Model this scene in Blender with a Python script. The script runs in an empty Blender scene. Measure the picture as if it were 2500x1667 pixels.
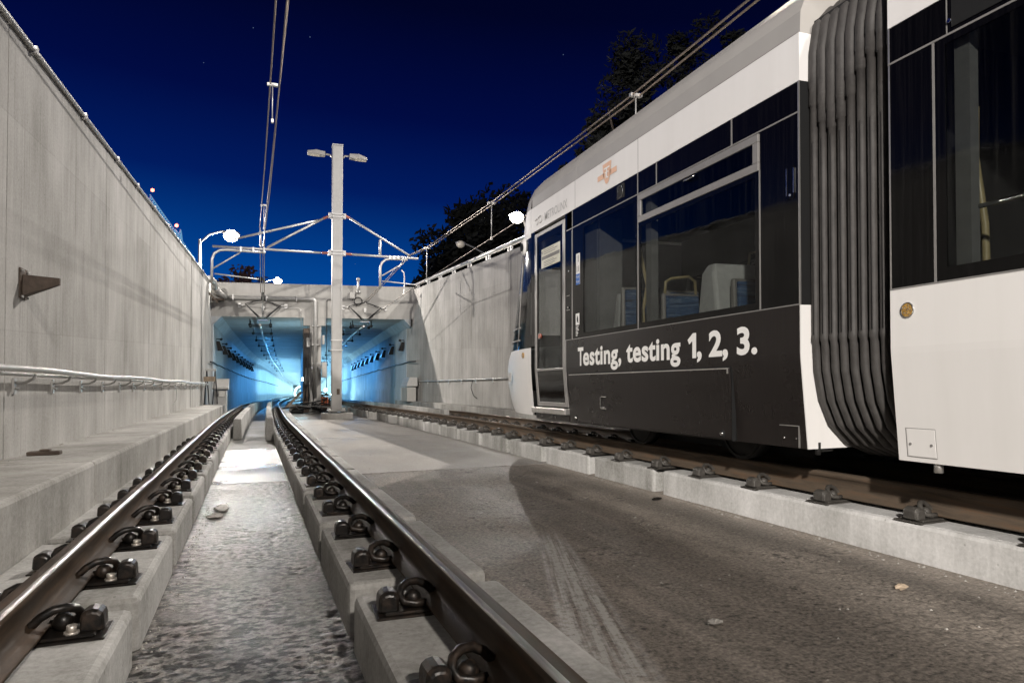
import bpy, bmesh, math, random
import numpy as np
from mathutils import Vector, Matrix, Euler
random.seed(7)
R = math.radians
sc = bpy.context.scene
COL = sc.collection
# ------------------------------------------------------------------ camera, world, lamps, exposure
G = 0.044295            # the ramp falls 4.4 % towards the tunnel
CAM_H = 0.715
cam = bpy.data.cameras.new('camera'); cam.lens = 24.48; cam.sensor_width = 36; cam.clip_start = 0.05; cam.clip_end = 3000
co = bpy.data.objects.new('camera', cam); COL.objects.link(co)
co.location = (0, 0, CAM_H); co.rotation_euler = (R(91.06), 0, R(-19.631)); sc.camera = co
sc.view_settings.view_transform = 'Standard'; sc.view_settings.look = 'None'
sc.cycles.diffuse_bounces = 1; sc.cycles.transparent_max_bounces = 12
sc.view_settings.exposure = 0; sc.view_settings.gamma = 1
w = bpy.data.worlds.new('World'); sc.world = w; w.use_nodes = True
nt = w.node_tree; nt.nodes.clear()
wo = nt.nodes.new('ShaderNodeOutputWorld'); bg = nt.nodes.new('ShaderNodeBackground')
tc = nt.nodes.new('ShaderNodeTexCoord'); sep = nt.nodes.new('ShaderNodeSeparateXYZ')
nt.links.new(tc.outputs['Generated'], sep.inputs[0])
# blue hour: brighter towards the horizon ahead of the ramp, nearly black overhead
mx = nt.nodes.new('ShaderNodeMath'); mx.operation = 'MULTIPLY_ADD'; mx.inputs[1].default_value = 0.07; 
nt.links.new(sep.outputs['X'], mx.inputs[0]); nt.links.new(sep.outputs['Z'], mx.inputs[2])
rp = nt.nodes.new('ShaderNodeValToRGB'); nt.links.new(mx.outputs[0], rp.inputs[0])
cr = rp.color_ramp
for i, (p, c) in enumerate([(0.0, (0.002, 0.10, 0.40, 1)), (0.12, (0.0006, 0.055, 0.28, 1)), (0.23, (0.0003, 0.0115, 0.115, 1)),
                            (0.33, (0.0003, 0.0036, 0.055, 1)), (0.46, (0.0004, 0.0014, 0.018, 1)), (0.60, (0.0005, 0.001, 0.008, 1))]):
    e = cr.elements[i] if i < 2 else cr.elements.new(p)
    e.position = p; e.color = c
vor = nt.nodes.new('ShaderNodeTexVoronoi'); vor.inputs['Scale'].default_value = 34
nt.links.new(tc.outputs['Generated'], vor.inputs['Vector'])
st = nt.nodes.new('ShaderNodeMath'); st.operation = 'LESS_THAN'; st.inputs[1].default_value = 0.020
nt.links.new(vor.outputs['Distance'], st.inputs[0])
sm = nt.nodes.new('ShaderNodeMixRGB'); sm.inputs[2].default_value = (0.10, 0.14, 0.25, 1)
nt.links.new(st.outputs[0], sm.inputs[0]); nt.links.new(rp.outputs[0], sm.inputs[1])
nt.links.new(sm.outputs[0], bg.inputs[0]); bg.inputs[1].default_value = 1.0
nt.links.new(bg.outputs[0], wo.inputs[0])

def lamp(name, loc, power, color=(1, .93, .84), size=.2, aim=None, cone=130):
    l = bpy.data.lights.new(name, 'SPOT' if aim else 'POINT'); l.energy = power; l.color = color; l.shadow_soft_size = size
    if aim: l.spot_size = R(cone); l.spot_blend = .5
    o = bpy.data.objects.new(name, l); COL.objects.link(o); o.location = loc
    if aim: o.rotation_euler = (Vector(aim) - Vector(loc)).to_track_quat('-Z', 'Y').to_euler()
    return o
LAMP_A = (-1.375, 33.0, 6.04); LAMP_B = (2.1, 120.0, 12.97); LAMP_C = (7.2, 19.8, 4.93)
lamp('flood_light', (-16, -25, 15.0), 84000, (1, .95, .89), .5, (4, 22, 0), 130)
lamp('flood_light', (17, 22, 16.5), 23500, (1, .95, .89), .12, (-1, 10, 0), 125)
lamp('flood_light', (4.2, -14, 12), 12500, (1, .93, .85), .4, (2.2, 2.5, -1), 60)
lamp('street_light', (LAMP_A[0], LAMP_A[1], LAMP_A[2] - .50), 4600, (1, .94, .87), .06)
lamp('street_light', (LAMP_B[0], LAMP_B[1], LAMP_B[2] - .95), 20000, (1, .93, .84), .30)
lamp('street_light', (LAMP_C[0] - .34, LAMP_C[1] - .10, LAMP_C[2] - .10), 1050, (1, .95, .89), .006)

# ------------------------------------------------------------------ paths
def interp(xs, ys):
    xs = np.array(xs, float); ys = np.array(ys, float)
    m = np.gradient(ys, xs)
    def f(x):
        if x <= xs[0]: return float(ys[0] + m[0] * (x - xs[0]))
        if x >= xs[-1]: return float(ys[-1] + m[-1] * (x - xs[-1]))
        i = int(np.searchsorted(xs, x) - 1); i = min(max(i, 0), len(xs) - 2)
        h = xs[i + 1] - xs[i]; t = (x - xs[i]) / h
        return float((2*t**3 - 3*t**2 + 1)*ys[i] + (t**3 - 2*t**2 + t)*h*m[i] + (-2*t**3 + 3*t**2)*ys[i+1] + (t**3 - t**2)*h*m[i+1])
    return f
lc = interp([-6, 2, 5, 11, 16, 20, 24.5, 32, 45, 60, 85, 117, 160, 240], [-.04, -.05, -.09, -.17, -.23, -.23, -.2, -.12, .25, .84, 2.2, 3.9, 6.4, 11.0])
rc = interp([-6, 10, 15, 20, 28, 32, 45, 60, 85, 117, 160, 240], [4.87, 4.87, 4.85, 4.74, 4.45, 4.43, 4.80, 5.39, 6.75, 8.45, 10.95, 15.55])
dipf = interp([20, 30, 40, 57, 82, 160, 240], [0, 0, -.1, -.3, -.5, -1.41, -2.5])
def dip(Y): return dipf(Y) if Y > 30 else 0.0
def W(p): return Vector((p[0], p[1], p[2] + dip(p[1]) - G * p[1]))

# ------------------------------------------------------------------ mesh builder
class MB:
    def __init__(s): s.v = []; s.f = []; s.m = []; s.s = []
    def add(s, vs, fs, mi=0, smooth=False):
        o = len(s.v); s.v += [tuple(v) for v in vs]
        for f in fs: s.f.append([i + o for i in f]); s.m.append(mi); s.s.append(smooth)
        return s
    def box(s, x0, x1, y0, y1, z0, z1, mi=0):
        v = [(x, y, z) for x in (x0, x1) for y in (y0, y1) for z in (z0, z1)]
        return s.add(v, [(0,1,3,2),(4,6,7,5),(0,4,5,1),(2,3,7,6),(0,2,6,4),(1,5,7,3)], mi)
    def loft(s, secs, closed=True, caps=True, mi=0, smooth=False):
        n = len(secs[0]); vs = [p for q in secs for p in q]; fs = []
        for i in range(len(secs) - 1):
            for j in range(n if closed else n - 1):
                k = (j + 1) % n; fs.append((i*n + j, i*n + k, (i+1)*n + k, (i+1)*n + j))
        s.add(vs, fs, mi, smooth)
        if caps and closed:
            o = len(s.v) - len(vs)
            for ring in ([o + j for j in range(n)][::-1], [o + (len(secs)-1)*n + j for j in range(n)]):
                s.f.append(ring); s.m.append(mi); s.s.append(False)
        return s
    def prism_y(s, prof, y0, y1, mi=0): return s.loft([[(x, y0, z) for x, z in prof], [(x, y1, z) for x, z in prof]], mi=mi)
    def prism_x(s, prof, x0, x1, mi=0): return s.loft([[(x0, y, z) for y, z in prof], [(x1, y, z) for y, z in prof]], mi=mi)
    def prism_z(s, prof, z0, z1, mi=0): return s.loft([[(x, y, z0) for x, y in prof], [(x, y, z1) for x, y in prof]], mi=mi)
    def tube(s, pts, r, n=8, mi=0, caps=True):
        P = [Vector(p) for p in pts]; secs = []
        rs = r if isinstance(r, (list, tuple)) else [r] * len(P)
        up = None
        for i, p in enumerate(P):
            d = (P[min(i+1, len(P)-1)] - P[max(i-1, 0)]).normalized()
            if up is None: up = Vector((0, 0, 1)) if abs(d.z) < .9 else Vector((1, 0, 0))
            a = d.cross(up).normalized(); b = a.cross(d).normalized(); up = b
            secs.append([p + (a*math.cos(t) + b*math.sin(t)) * rs[i] for t in [2*math.pi*k/n for k in range(n)]])
        return s.loft(secs, True, caps, mi, True)
    def cyl(s, p0, p1, r, n=12, mi=0): return s.tube([p0, p1], r, n, mi)
    def ball(s, c, r, mi=0, nu=12, nv=8, sq=(1, 1, 1)):
        secs = []
        for i in range(nv + 1):
            a = math.pi * i / nv - math.pi/2
            rr = max(math.cos(a), .001)
            secs.append([(c[0] + r*rr*math.cos(2*math.pi*k/nu)*sq[0], c[1] + r*rr*math.sin(2*math.pi*k/nu)*sq[1], c[2] + r*math.sin(a)*sq[2]) for k in range(nu)])
        return s.loft(secs, True, False, mi, True)
    def sweep(s, prof, Ys, cf=lambda y: 0, zf=lambda y: 0, mi=0, caps=True, smooth=False):
        return s.loft([[(x + cf(y), y, z + zf(y)) for x, z in prof] for y in Ys], True, caps, mi, smooth)
    def build(s, name, mats, parent=None, origin=None, raw=False, local=False, bevel=0, seg=2):
        me = bpy.data.meshes.new(name)
        if local: vs = s.v
        else:
            if parent is not None: O = Vector(tuple(parent['org']))
            else: O = (Vector(origin) if raw else W(origin)) if origin else Vector((0, 0, 0))
            T = (lambda p: Vector(p)) if raw else W
            vs = [T(p) - O for p in s.v]
        me.from_pydata(vs, [], s.f)
        for m in (mats if isinstance(mats, (list, tuple)) else [mats]): me.materials.append(m)
        for p, mi, sm_ in zip(me.polygons, s.m, s.s): p.material_index = mi; p.use_smooth = sm_
        bm = bmesh.new(); bm.from_mesh(me); bmesh.ops.recalc_face_normals(bm, faces=bm.faces); bm.to_mesh(me); bm.free()
        o = bpy.data.objects.new(name, me); COL.objects.link(o)
        if parent is not None:
            o.parent = parent; o['org'] = parent['org']
        elif not local:
            o.location = O; o['org'] = tuple(O)
        if bevel:
            b = o.modifiers.new('bevel', 'BEVEL'); b.width = bevel; b.segments = seg; b.limit_method = 'ANGLE'; b.angle_limit = R(40)
        return o
def tag(o, label=None, cat=None, group=None, kind=None):
    if label: o['label'] = label
    if cat: o['category'] = cat
    if group: o['group'] = group
    if kind: o['kind'] = kind
    return o
def thing(name, label, cat, at, group=None, raw=False):
    o = bpy.data.objects.new(name, None); COL.objects.link(o); o.empty_display_size = .1
    P = Vector(at) if raw else W(at); o.location = P; o['org'] = tuple(P)
    return tag(o, label, cat, group)
def copy_thing(t, loc, rot=None, label=None, group=None):
    r = t.copy(); COL.objects.link(r); r.location = loc
    if rot: r.rotation_euler = rot
    if label: r['label'] = label
    if group: r['group'] = group
    for c in t.children:
        k = c.copy(); COL.objects.link(k); k.parent = r
        for d in c.children:
            q = d.copy(); COL.objects.link(q); q.parent = k
    return r
ONES = 'first second third fourth fifth sixth seventh eighth ninth tenth eleventh twelfth thirteenth fourteenth fifteenth sixteenth seventeenth eighteenth nineteenth'.split()
TENS = ['', '', 'twent', 'thirt', 'fort', 'fift']
def ordinal(n):
    if n < 20: return ONES[n-1]
    return TENS[n//10] + 'ieth' if n % 10 == 0 else TENS[n//10] + 'y-' + ONES[n % 10 - 1]

# ------------------------------------------------------------------ materials
class Mat:
    def __init__(s, name):
        s.m = bpy.data.materials.new(name); s.m.use_nodes = True; s.t = s.m.node_tree
        s.b = s.t.nodes['Principled BSDF']; s.geo = None
    def n(s, typ, **kw):
        x = s.t.nodes.new('ShaderNode' + typ)
        for k, v in kw.items():
            if hasattr(x, k): setattr(x, k, v)
        return x
    def l(s, a, b): s.t.links.new(a, b)
    def set(s, **kw):
        for k, v in kw.items():
            k = k.replace('_', ' ')
            s.b.inputs[k].default_value = (*v, 1) if isinstance(v, tuple) and len(v) == 3 else v
        return s
    def pos(s, sx=1, sy=1, sz=1):
        if s.geo is None: s.geo = s.n('NewGeometry')
        m = s.n('Mapping'); m.inputs['Scale'].default_value = (sx, sy, sz); s.l(s.geo.outputs['Position'], m.inputs[0]); return m.outputs[0]
    def noise(s, vec, scale, detail=4, rough=.55):
        x = s.n('TexNoise'); s.l(vec, x.inputs['Vector']); x.inputs['Scale'].default_value = scale
        x.inputs['Detail'].default_value = detail; x.inputs['Roughness'].default_value = rough; return x.outputs[0]
    def math(s, op, a, b=0.0, c=None):
        x = s.n('Math', operation=op)
        for i, q in enumerate((a, b, c)):
            if q is None: continue
            if isinstance(q, (int, float)): x.inputs[i].default_value = q
            else: s.l(q, x.inputs[i])
        return x.outputs[0]
    def ramp(s, fac, stops):
        x = s.n('ValToRGB'); s.l(fac, x.inputs[0]); c = x.color_ramp
        for i, (p, col) in enumerate(stops):
            e = c.elements[i] if i < 2 else c.elements.new(p)
            e.position = p; e.color = (*col, 1) if len(col) == 3 else col
        return x.outputs[0]
    def mix(s, fac, a, b):
        x = s.n('MixRGB')
        for i, q in enumerate((fac, a, b)):
            if isinstance(q, (int, float)): x.inputs[i].default_value = q
            elif isinstance(q, tuple): x.inputs[i].default_value = (*q, 1) if len(q) == 3 else q
            else: s.l(q, x.inputs[i])
        return x.outputs[0]
    def bump(s, h, strength=.3, dist=.02):
        x = s.n('Bump'); x.inputs['Strength'].default_value = strength; x.inputs['Distance'].default_value = dist
        s.l(h, x.inputs['Height']); s.l(x.outputs[0], s.b.inputs['Normal'])
    def sep(s):
        if s.geo is None: s.geo = s.n('NewGeometry')
        x = s.n('SeparateXYZ'); s.l(s.geo.outputs['Position'], x.inputs[0]); return x.outputs

def k(c, f): return tuple(min(1, x*f) for x in c)
def plain(name, col, rough=.5, metal=0, var=.12, scale=14, bump=0, coat=0, spec=None):
    a = Mat(name); a.set(Roughness=rough, Metallic=metal)
    f = a.noise(a.pos(), scale, 5)
    a.l(a.ramp(f, [(.25, k(col, 1-var)), (.75, k(col, 1+var))]), a.b.inputs['Base Color'])
    if coat: a.set(**{'Coat_Weight': coat, 'Coat_Roughness': .08})
    if spec is not None: a.b.inputs['Specular IOR Level'].default_value = spec
    if bump: a.bump(a.noise(a.pos(), scale*5, 3), bump, .01)
    return a.m
def concrete(name, col, streak=.35, blotch=.3, fine=.2, rough=.86, board=.06, bump=.25, pits=True, lines=False):
    a = Mat(name); a.set(Roughness=rough)
    a.b.inputs['Specular IOR Level'].default_value = .3
    s1 = a.noise(a.pos(2.0, 2.0, .14), 1.7, 7, .65); s2 = a.noise(a.pos(6, 6, .8), 1.6, 6, .65)
    bl = a.noise(a.pos(1, 1, .7), .9, 6, .6); fi = a.noise(a.pos(), 38, 6, .65)
    v = a.math('MULTIPLY', a.math('SUBTRACT', s1, .5), streak*3.6)
    v = a.math('MULTIPLY_ADD', a.math('SUBTRACT', s2, .5), streak*2.4, v)
    v = a.math('MULTIPLY_ADD', a.math('SUBTRACT', bl, .5), blotch*4.0, v)
    v = a.math('MULTIPLY_ADD', a.math('SUBTRACT', fi, .5), fine*2.2, v)
    if board:
        o = a.sep()
        cx = a.n('CombineXYZ'); a.l(a.math('FLOOR', a.math('MULTIPLY', o[1], .82)), cx.inputs[0]); a.l(a.math('FLOOR', a.math('MULTIPLY', a.math('ADD', o[2], .9), .55)), cx.inputs[1])
        wn = a.n('TexWhiteNoise'); a.l(cx.outputs[0], wn.inputs['Vector'])
        v = a.math('MULTIPLY_ADD', a.math('SUBTRACT', wn.outputs[0], .5), board*2, v)
    if lines:   # faint formwork seams and run marks
        fy = a.math('ABSOLUTE', a.math('SUBTRACT', a.math('FRACT', a.math('MULTIPLY', o[1], .82)), .5))
        sm_ = a.math('MULTIPLY', a.math('GREATER_THAN', fy, .4955), -.22)
        fz = a.math('ABSOLUTE', a.math('SUBTRACT', a.math('FRACT', a.math('MULTIPLY', a.math('ADD', o[2], .9), .55)), .5))
        v = a.math('ADD', v, sm_); v = a.math('ADD', v, a.math('MULTIPLY', a.math('GREATER_THAN', fz, .4965), -.08))
        dr = a.noise(a.pos(16, 16, .22), 1.4, 3, .5)
        v = a.math('ADD', v, a.math('MULTIPLY', a.math('MAXIMUM', a.math('SUBTRACT', dr, .60), 0), -1.9))
    oi = a.n('ObjectInfo'); v = a.math('ADD', v, a.math('MULTIPLY_ADD', oi.outputs['Random'], .16, .92))
    if pits:
        vo = a.n('TexVoronoi'); vo.inputs['Scale'].default_value = 8; a.l(a.pos(), vo.inputs['Vector'])
        pt = a.math('LESS_THAN', vo.outputs['Distance'], .055)
        v = a.math('MULTIPLY_ADD', pt, -.35, v)
    hs = a.n('MixRGB', blend_type='MULTIPLY'); hs.inputs[0].default_value = 1; hs.inputs[1].default_value = (*col, 1)
    cc = a.n('CombineXYZ')
    a.l(v, cc.inputs[0]); a.l(v, cc.inputs[1]); a.l(a.math('MULTIPLY_ADD', v, 1.06, -.06), cc.inputs[2])
    a.l(cc.outputs[0], hs.inputs[2]); a.l(hs.outputs[0], a.b.inputs['Base Color'])
    a.bump(a.math('ADD', fi, a.math('MULTIPLY', s2, .6)), bump, .008)
    return a.m

def slab_mat(name, col, rough0, rough1, bumpk, cut, scale=55, streaks=False, pitk=.6, metal_spec=.5, gk=1.6, mott=None):
    a = Mat(name); a.b.inputs['Specular IOR Level'].default_value = metal_spec
    g1 = a.noise(a.pos(1, 1, 1), scale, 6, .68); g2 = a.noise(a.pos(.7, 1.15, 1), scale*.5, 6, .7); bl = a.noise(a.pos(), .8, 5, .6)
    bl2 = a.noise(a.pos(1, .35, 1), 2.6, 5, .6)
    v = a.math('MULTIPLY_ADD', a.math('SUBTRACT', g1, .5), gk, 1.0)
    v = a.math('MULTIPLY_ADD', a.math('SUBTRACT', bl, .5), .9, v); v = a.math('MULTIPLY_ADD', a.math('SUBTRACT', bl2, .5), .55, v)
    pit = a.math('MULTIPLY', a.math('MAXIMUM', a.math('SUBTRACT', g2, .55), 0), -pitk*6)
    pit = a.math('MULTIPLY', pit, a.math('MAXIMUM', a.math('MULTIPLY_ADD', bl, 3.2, -1.1), 0))
    v = a.math('MINIMUM', a.math('MAXIMUM', a.math('ADD', v, pit), .14), 2.2)
    if mott:      # dark speckle: shade of the surface pits painted into the colour
        sc_, lo, hi, dk, use = mott
        mr = a.n('MapRange'); mr.interpolation_type = 'SMOOTHSTEP'; a.l(a.noise(a.pos(.8, 1.1, 1), sc_, 3, .55), mr.inputs[0])
        mr.inputs[1].default_value = lo; mr.inputs[2].default_value = hi; mr.inputs[3].default_value = dk; mr.inputs[4].default_value = 1.25
        mk_ = a.n('MapRange'); mk_.interpolation_type = 'SMOOTHSTEP'; a.l(a.noise(a.pos(1, .8, 1), 1.5, 4, .6), mk_.inputs[0]); mk_.inputs[1].default_value = use[0]; mk_.inputs[2].default_value = use[1]
        fm = a.math('MULTIPLY_ADD', a.math('SUBTRACT', mr.outputs[0], 1.0), mk_.outputs[0], 1.0)
        v = a.math('MULTIPLY', v, fm)
    if streaks:   # pale scrub marks left on the slab, fanning towards the viewer, and a lighter band along the plinth foot
        o = a.sep(); t = a.math('DIVIDE', a.math('SUBTRACT', 5.15, o[1]), 2.8)
        d = a.math('SUBTRACT', o[0], a.math('MULTIPLY_ADD', t, -.87, 2.14))
        wd = a.math('MULTIPLY_ADD', t, .13, .10)
        q = a.math('DIVIDE', d, wd)
        win = a.math('MULTIPLY', a.math('MAXIMUM', a.math('SUBTRACT', 1.0, a.math('MULTIPLY', q, q)), 0), a.math('MULTIPLY', a.math('MINIMUM', a.math('MAXIMUM', a.math('MULTIPLY', t, 4.0), 0), 1), a.math('LESS_THAN', t, 1.25)))
        cv = a.n('CombineXYZ'); a.l(a.math('MULTIPLY', q, 2.6), cv.inputs[0]); a.l(a.math('MULTIPLY', t, 1.3), cv.inputs[1])
        ln = a.math('MAXIMUM', a.math('MULTIPLY_ADD', a.noise(cv.outputs[0], 1.6, 4, .6), 5.0, -1.9), 0)
        ns = a.math('MAXIMUM', a.math('MULTIPLY_ADD', a.noise(a.pos(1, 1, 1), 26, 5, .75), 2.6, -.85), 0)
        chalk = a.math('MINIMUM', a.math('MULTIPLY', a.math('MULTIPLY', a.math('MULTIPLY', win, ln), ns), 2.4), .8)
        ex = a.math('SUBTRACT', 1.0, a.math('MULTIPLY', a.math('ABSOLUTE', a.math('SUBTRACT', o[0], 3.78)), 3.0))
        v = a.math('MULTIPLY_ADD', a.math('MAXIMUM', ex, 0), .8, v)
        bn = a.noise(a.pos(5.5, .42, 1), .8, 5, .6)
        v = a.math('MULTIPLY_ADD', a.math('MAXIMUM', a.math('SUBTRACT', bn, .52), 0), 2.2, v)
    hs = a.n('MixRGB', blend_type='MULTIPLY'); hs.inputs[0].default_value = 1; hs.inputs[1].default_value = (*col, 1); a.l(v, hs.inputs[2])
    a.l(a.mix(chalk, hs.outputs[0], (.46, .445, .42)) if streaks else hs.outputs[0], a.b.inputs['Base Color'])
    rr = a.n('MapRange'); a.l(bl, rr.inputs[0]); rr.inputs[1].default_value = .4; rr.inputs[2].default_value = .62; rr.inputs[3].default_value = rough0; rr.inputs[4].default_value = rough1; a.l(rr.outputs[0], a.b.inputs['Roughness'])
    a.bump(a.math('ADD', g1, a.math('MULTIPLY', g2, 2.2)), bumpk, cut)
    return a.m

M = {}
M['wall'] = concrete('wall_concrete', (.395, .38, .358), .18, .26, .26, lines=True, board=.07)
M['portal'] = concrete('portal_concrete', (.43, .415, .39), .08, .10, .10, lines=False, board=.03)
M['tunnel'] = concrete('tunnel_concrete', (.42, .44, .45), .22, .14, .10, lines=True, rough=.6)
M['plinth'] = concrete('plinth_concrete', (.36, .35, .33), .16, .50, .45, board=0, bump=.35)
M['plinthR'] = concrete('plinth_concrete_pale', (.43, .42, .40), .26, .50, .38, board=0, bump=.35)
M['walk'] = concrete('walkway_concrete', (.36, .345, .32), .18, .48, .34, board=.03, bump=.3)
M['slabL'] = slab_mat('wet_rough_slab', (.140, .130, .118), .40, .55, .5, .010, 30, pitk=1.0, gk=4.5, metal_spec=.5, mott=(21, .43, .53, .16, (.34, .50)))
M['slabR'] = slab_mat('rough_slab', (.160, .138, .117), .5, .72, .6, .008, 48, streaks=True, pitk=1.3, metal_spec=.4, gk=4.2, mott=(15, .38, .46, .30, (.52, .66)))
M['slabFar'] = slab_mat('trowelled_slab', (.27, .25, .228), .5, .75, .25, .004, 50, pitk=.12, metal_spec=.45)
M['slabWet'] = slab_mat('wet_smooth_slab', (.20, .195, .185), .26, .38, .5, .008, 60, pitk=.3, metal_spec=.6, gk=1.6)
M['slabDamp'] = slab_mat('damp_slab', (.17, .165, .155), .55, .8, .3, .004, 40, pitk=.2, metal_spec=.25)
M['ground'] = plain('street_ground', (.06, .058, .055), .9)
def rail_mat():
    a = Mat('rail_steel'); a.set(Metallic=.05, Roughness=.6); a.b.inputs['Specular IOR Level'].default_value = .16
    f = a.noise(a.pos(1, .25, 3), 9, 6, .65); f2 = a.noise(a.pos(), 60, 4)
    c = a.ramp(f, [(.30, (.024, .016, .010)), (.52, (.048, .031, .019)), (.72, (.095, .056, .032))])
    a.l(a.mix(a.math('MULTIPLY', f2, .35), c, (.045, .035, .028)), a.b.inputs['Base Color']); a.bump(f2, .12, .004); return a.m
def head_mat():
    a = Mat('worn_rail_head'); a.set(Metallic=.75)
    f = a.noise(a.pos(30, .3, 30), 2, 4)
    a.l(a.ramp(f, [(.3, (.16, .14, .125)), (.7, (.36, .33, .30))]), a.b.inputs['Base Color'])
    r = a.n('MapRange'); a.l(f, r.inputs[0]); r.inputs[3].default_value = .22; r.inputs[4].default_value = .46; a.l(r.outputs[0], a.b.inputs['Roughness']); return a.m
M['rail'] = rail_mat(); M['head'] = head_mat()
def rail_pale():  # lighter rust brown, for the right track's rails
    a = Mat('pale_rail_steel'); a.set(Roughness=.75); a.b.inputs['Specular IOR Level'].default_value = .2
    f = a.noise(a.pos(1, .3, 4), 7, 6, .65); f2 = a.noise(a.pos(), 50, 4)
    c = a.ramp(f, [(.32, (.052, .038, .028)), (.52, (.10, .072, .050)), (.70, (.135, .074, .040))])
    a.l(a.mix(a.math('MULTIPLY', f2, .4), c, (.11, .09, .07)), a.b.inputs['Base Color']); a.bump(f2, .15, .004); return a.m
M['railpale'] = rail_pale()

M['iron'] = plain('oiled_iron', (.014, .0125, .0115), .36, .35, .5, 30, .2)
def iron_mat():
    a = Mat('oiled_iron'); a.set(Roughness=.36, Metallic=.3)
    oi = a.n('ObjectInfo'); f = a.noise(a.pos(), 28, 5, .65)
    k_ = a.math('MULTIPLY', a.math('MAXIMUM', a.math('MULTIPLY_ADD', f, 3.0, -1.25), 0), a.math('MULTIPLY_ADD', oi.outputs['Random'], .9, .15))
    a.l(a.mix(k_, (.012, .011, .010), (.075, .048, .032)), a.b.inputs['Base Color'])
    a.l(a.math('MULTIPLY_ADD', k_, .4, .32), a.b.inputs['Roughness']); a.bump(f, .25, .006); return a.m
M['iron'] = iron_mat()
M['dryiron'] = plain('dry_iron', (.075, .068, .06), .55, .3, .35, 25, .3)
M['bolt'] = plain('bolt_steel', (.62, .57, .51), .4, .6)
M['galv'] = plain('galvanised_steel', (.50, .49, .47), .42, .55, .12, 8, .05)
M['greypaint'] = plain('mast_paint', (.335, .325, .31), .45, .1, .06, 3, .04)
M['wire'] = plain('bronze_wire', (.30, .24, .19), .4, .8)
M['insul'] = plain('brown_insulator', (.30, .11, .07), .35)
M['rust'] = plain('rusty_steel', (.085, .062, .047), .7, .2, .4, 12, .3)
M['cable'] = plain('black_cable', (.012, .012, .013), .5)
M['cabinet'] = plain('cabinet_grey', (.42, .41, .39), .5)
M['orange'] = plain('orange_plastic', (.55, .12, .03), .5)
M['blueply'] = plain('blue_sheet', (.02, .08, .30), .4)
M['timber'] = plain('timber', (.32, .25, .18), .8, 0, .3, 9)
M['paper'] = plain('crumpled_paper', (.75, .73, .69), .8)
M['stone'] = plain('stone', (.36, .34, .31), .9)
# streetcar
def white_mat():
    a = Mat('white_paint'); a.set(Roughness=.42); a.b.inputs['Specular IOR Level'].default_value = .25
    f = a.noise(a.pos(4, 4, .3), 1.6, 5, .6); g_ = a.noise(a.pos(), 1.1, 4)
    a.l(a.mix(g_, a.ramp(f, [(.2, (.70, .675, .645)), (.7, (.79, .765, .74))]), (.75, .725, .70)), a.b.inputs['Base Color']); return a.m
def wrap_mat():
    a = Mat('dark_vinyl_wrap'); a.set(Roughness=.33); a.b.inputs['Specular IOR Level'].default_value = .26
    f = a.noise(a.pos(26, 26, .5), 2.0, 5, .7); g_ = a.noise(a.pos(1, 1, 1.6), 1.3, 4, .6)
    c = a.ramp(f, [(.25, (.0105, .0088, .0080)), (.75, (.023, .0195, .0175))])
    o = a.sep(); hz = a.math('MULTIPLY_ADD', o[1], G, o[2])     # height above the rail: road dust low on the skirt
    du = a.math('MULTIPLY', a.math('MAXIMUM', a.math('MULTIPLY_ADD', hz, -2.2, .95), 0), a.noise(a.pos(3, 3, 1.2), 3.5, 6, .7))
    c2 = a.mix(a.math('MULTIPLY', g_, .5), c, (.0135, .0095, .0098))
    a.l(a.mix(a.math('MULTIPLY', du, .14), c2, (.10, .088, .075)), a.b.inputs['Base Color'])
    r = a.n('MapRange'); a.l(g_, r.inputs[0]); r.inputs[3].default_value = .16; r.inputs[4].default_value = .42; a.l(r.outputs[0], a.b.inputs['Roughness'])
    a.bump(a.noise(a.pos(1, .6, 1.6), 1.9, 3), .12, .03); return a.m
def gloss_mat(name, col, rough, wav=.06):
    a = Mat(name); a.set(Roughness=rough, **{'Base_Color': col})
    f = a.noise(a.pos(30, 30, .6), 1.6, 4, .7)
    a.l(a.ramp(f, [(.45, k(col, .7)), (.8, k(col, 2.4))]), a.b.inputs['Base Color'])
    a.bump(a.noise(a.pos(), 2.2, 2), wav, .03); a.b.inputs['Specular IOR Level'].default_value = .22; return a.m
def glass_mat(name, tint, wav=.05):
    a = Mat(name); a.t.nodes.remove(a.b); out = a.t.nodes['Material Output']
    tr = a.n('BsdfTransparent'); tr.inputs[0].default_value = (*tint, 1)
    gl = a.n('BsdfGlossy'); gl.inputs['Roughness'].default_value = .03; gl.inputs[0].default_value = (.9, .92, .95, 1)
    df = a.n('BsdfDiffuse'); df.inputs[0].default_value = (.25, .235, .21, 1)
    fr = a.n('LayerWeight')
    bu = a.n('Bump'); bu.inputs['Strength'].default_value = wav; bu.inputs['Distance'].default_value = .03
    a.l(a.noise(a.pos(1, 1, 2.2), 1.8, 2), bu.inputs['Height']); a.l(bu.outputs[0], gl.inputs['Normal']); a.l(bu.outputs[0], fr.inputs['Normal']); fc = a.math('MULTIPLY_ADD', a.math('POWER', fr.outputs['Facing'], 4.0), .42, .012)
    m1 = a.n('MixShader'); a.l(fc, m1.inputs[0]); a.l(tr.outputs[0], m1.inputs[1]); a.l(gl.outputs[0], m1.inputs[2])
    dirt = a.noise(a.pos(22, 22, .45), 1.5, 5, .7)
    m2 = a.n('MixShader'); a.l(a.math('MULTIPLY', a.math('MAXIMUM', a.math('SUBTRACT', dirt, .50), 0), .10), m2.inputs[0])
    a.l(m1.outputs[0], m2.inputs[1]); a.l(df.outputs[0], m2.inputs[2]); a.l(m2.outputs[0], out.inputs[0]); return a.m
M['white'] = white_mat(); M['wrap'] = wrap_mat()
M['black'] = gloss_mat('black_gloss_panel', (.0032, .0030, .0031), .07)
M['glass'] = glass_mat('tinted_glass', (.66, .67, .66))
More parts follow.
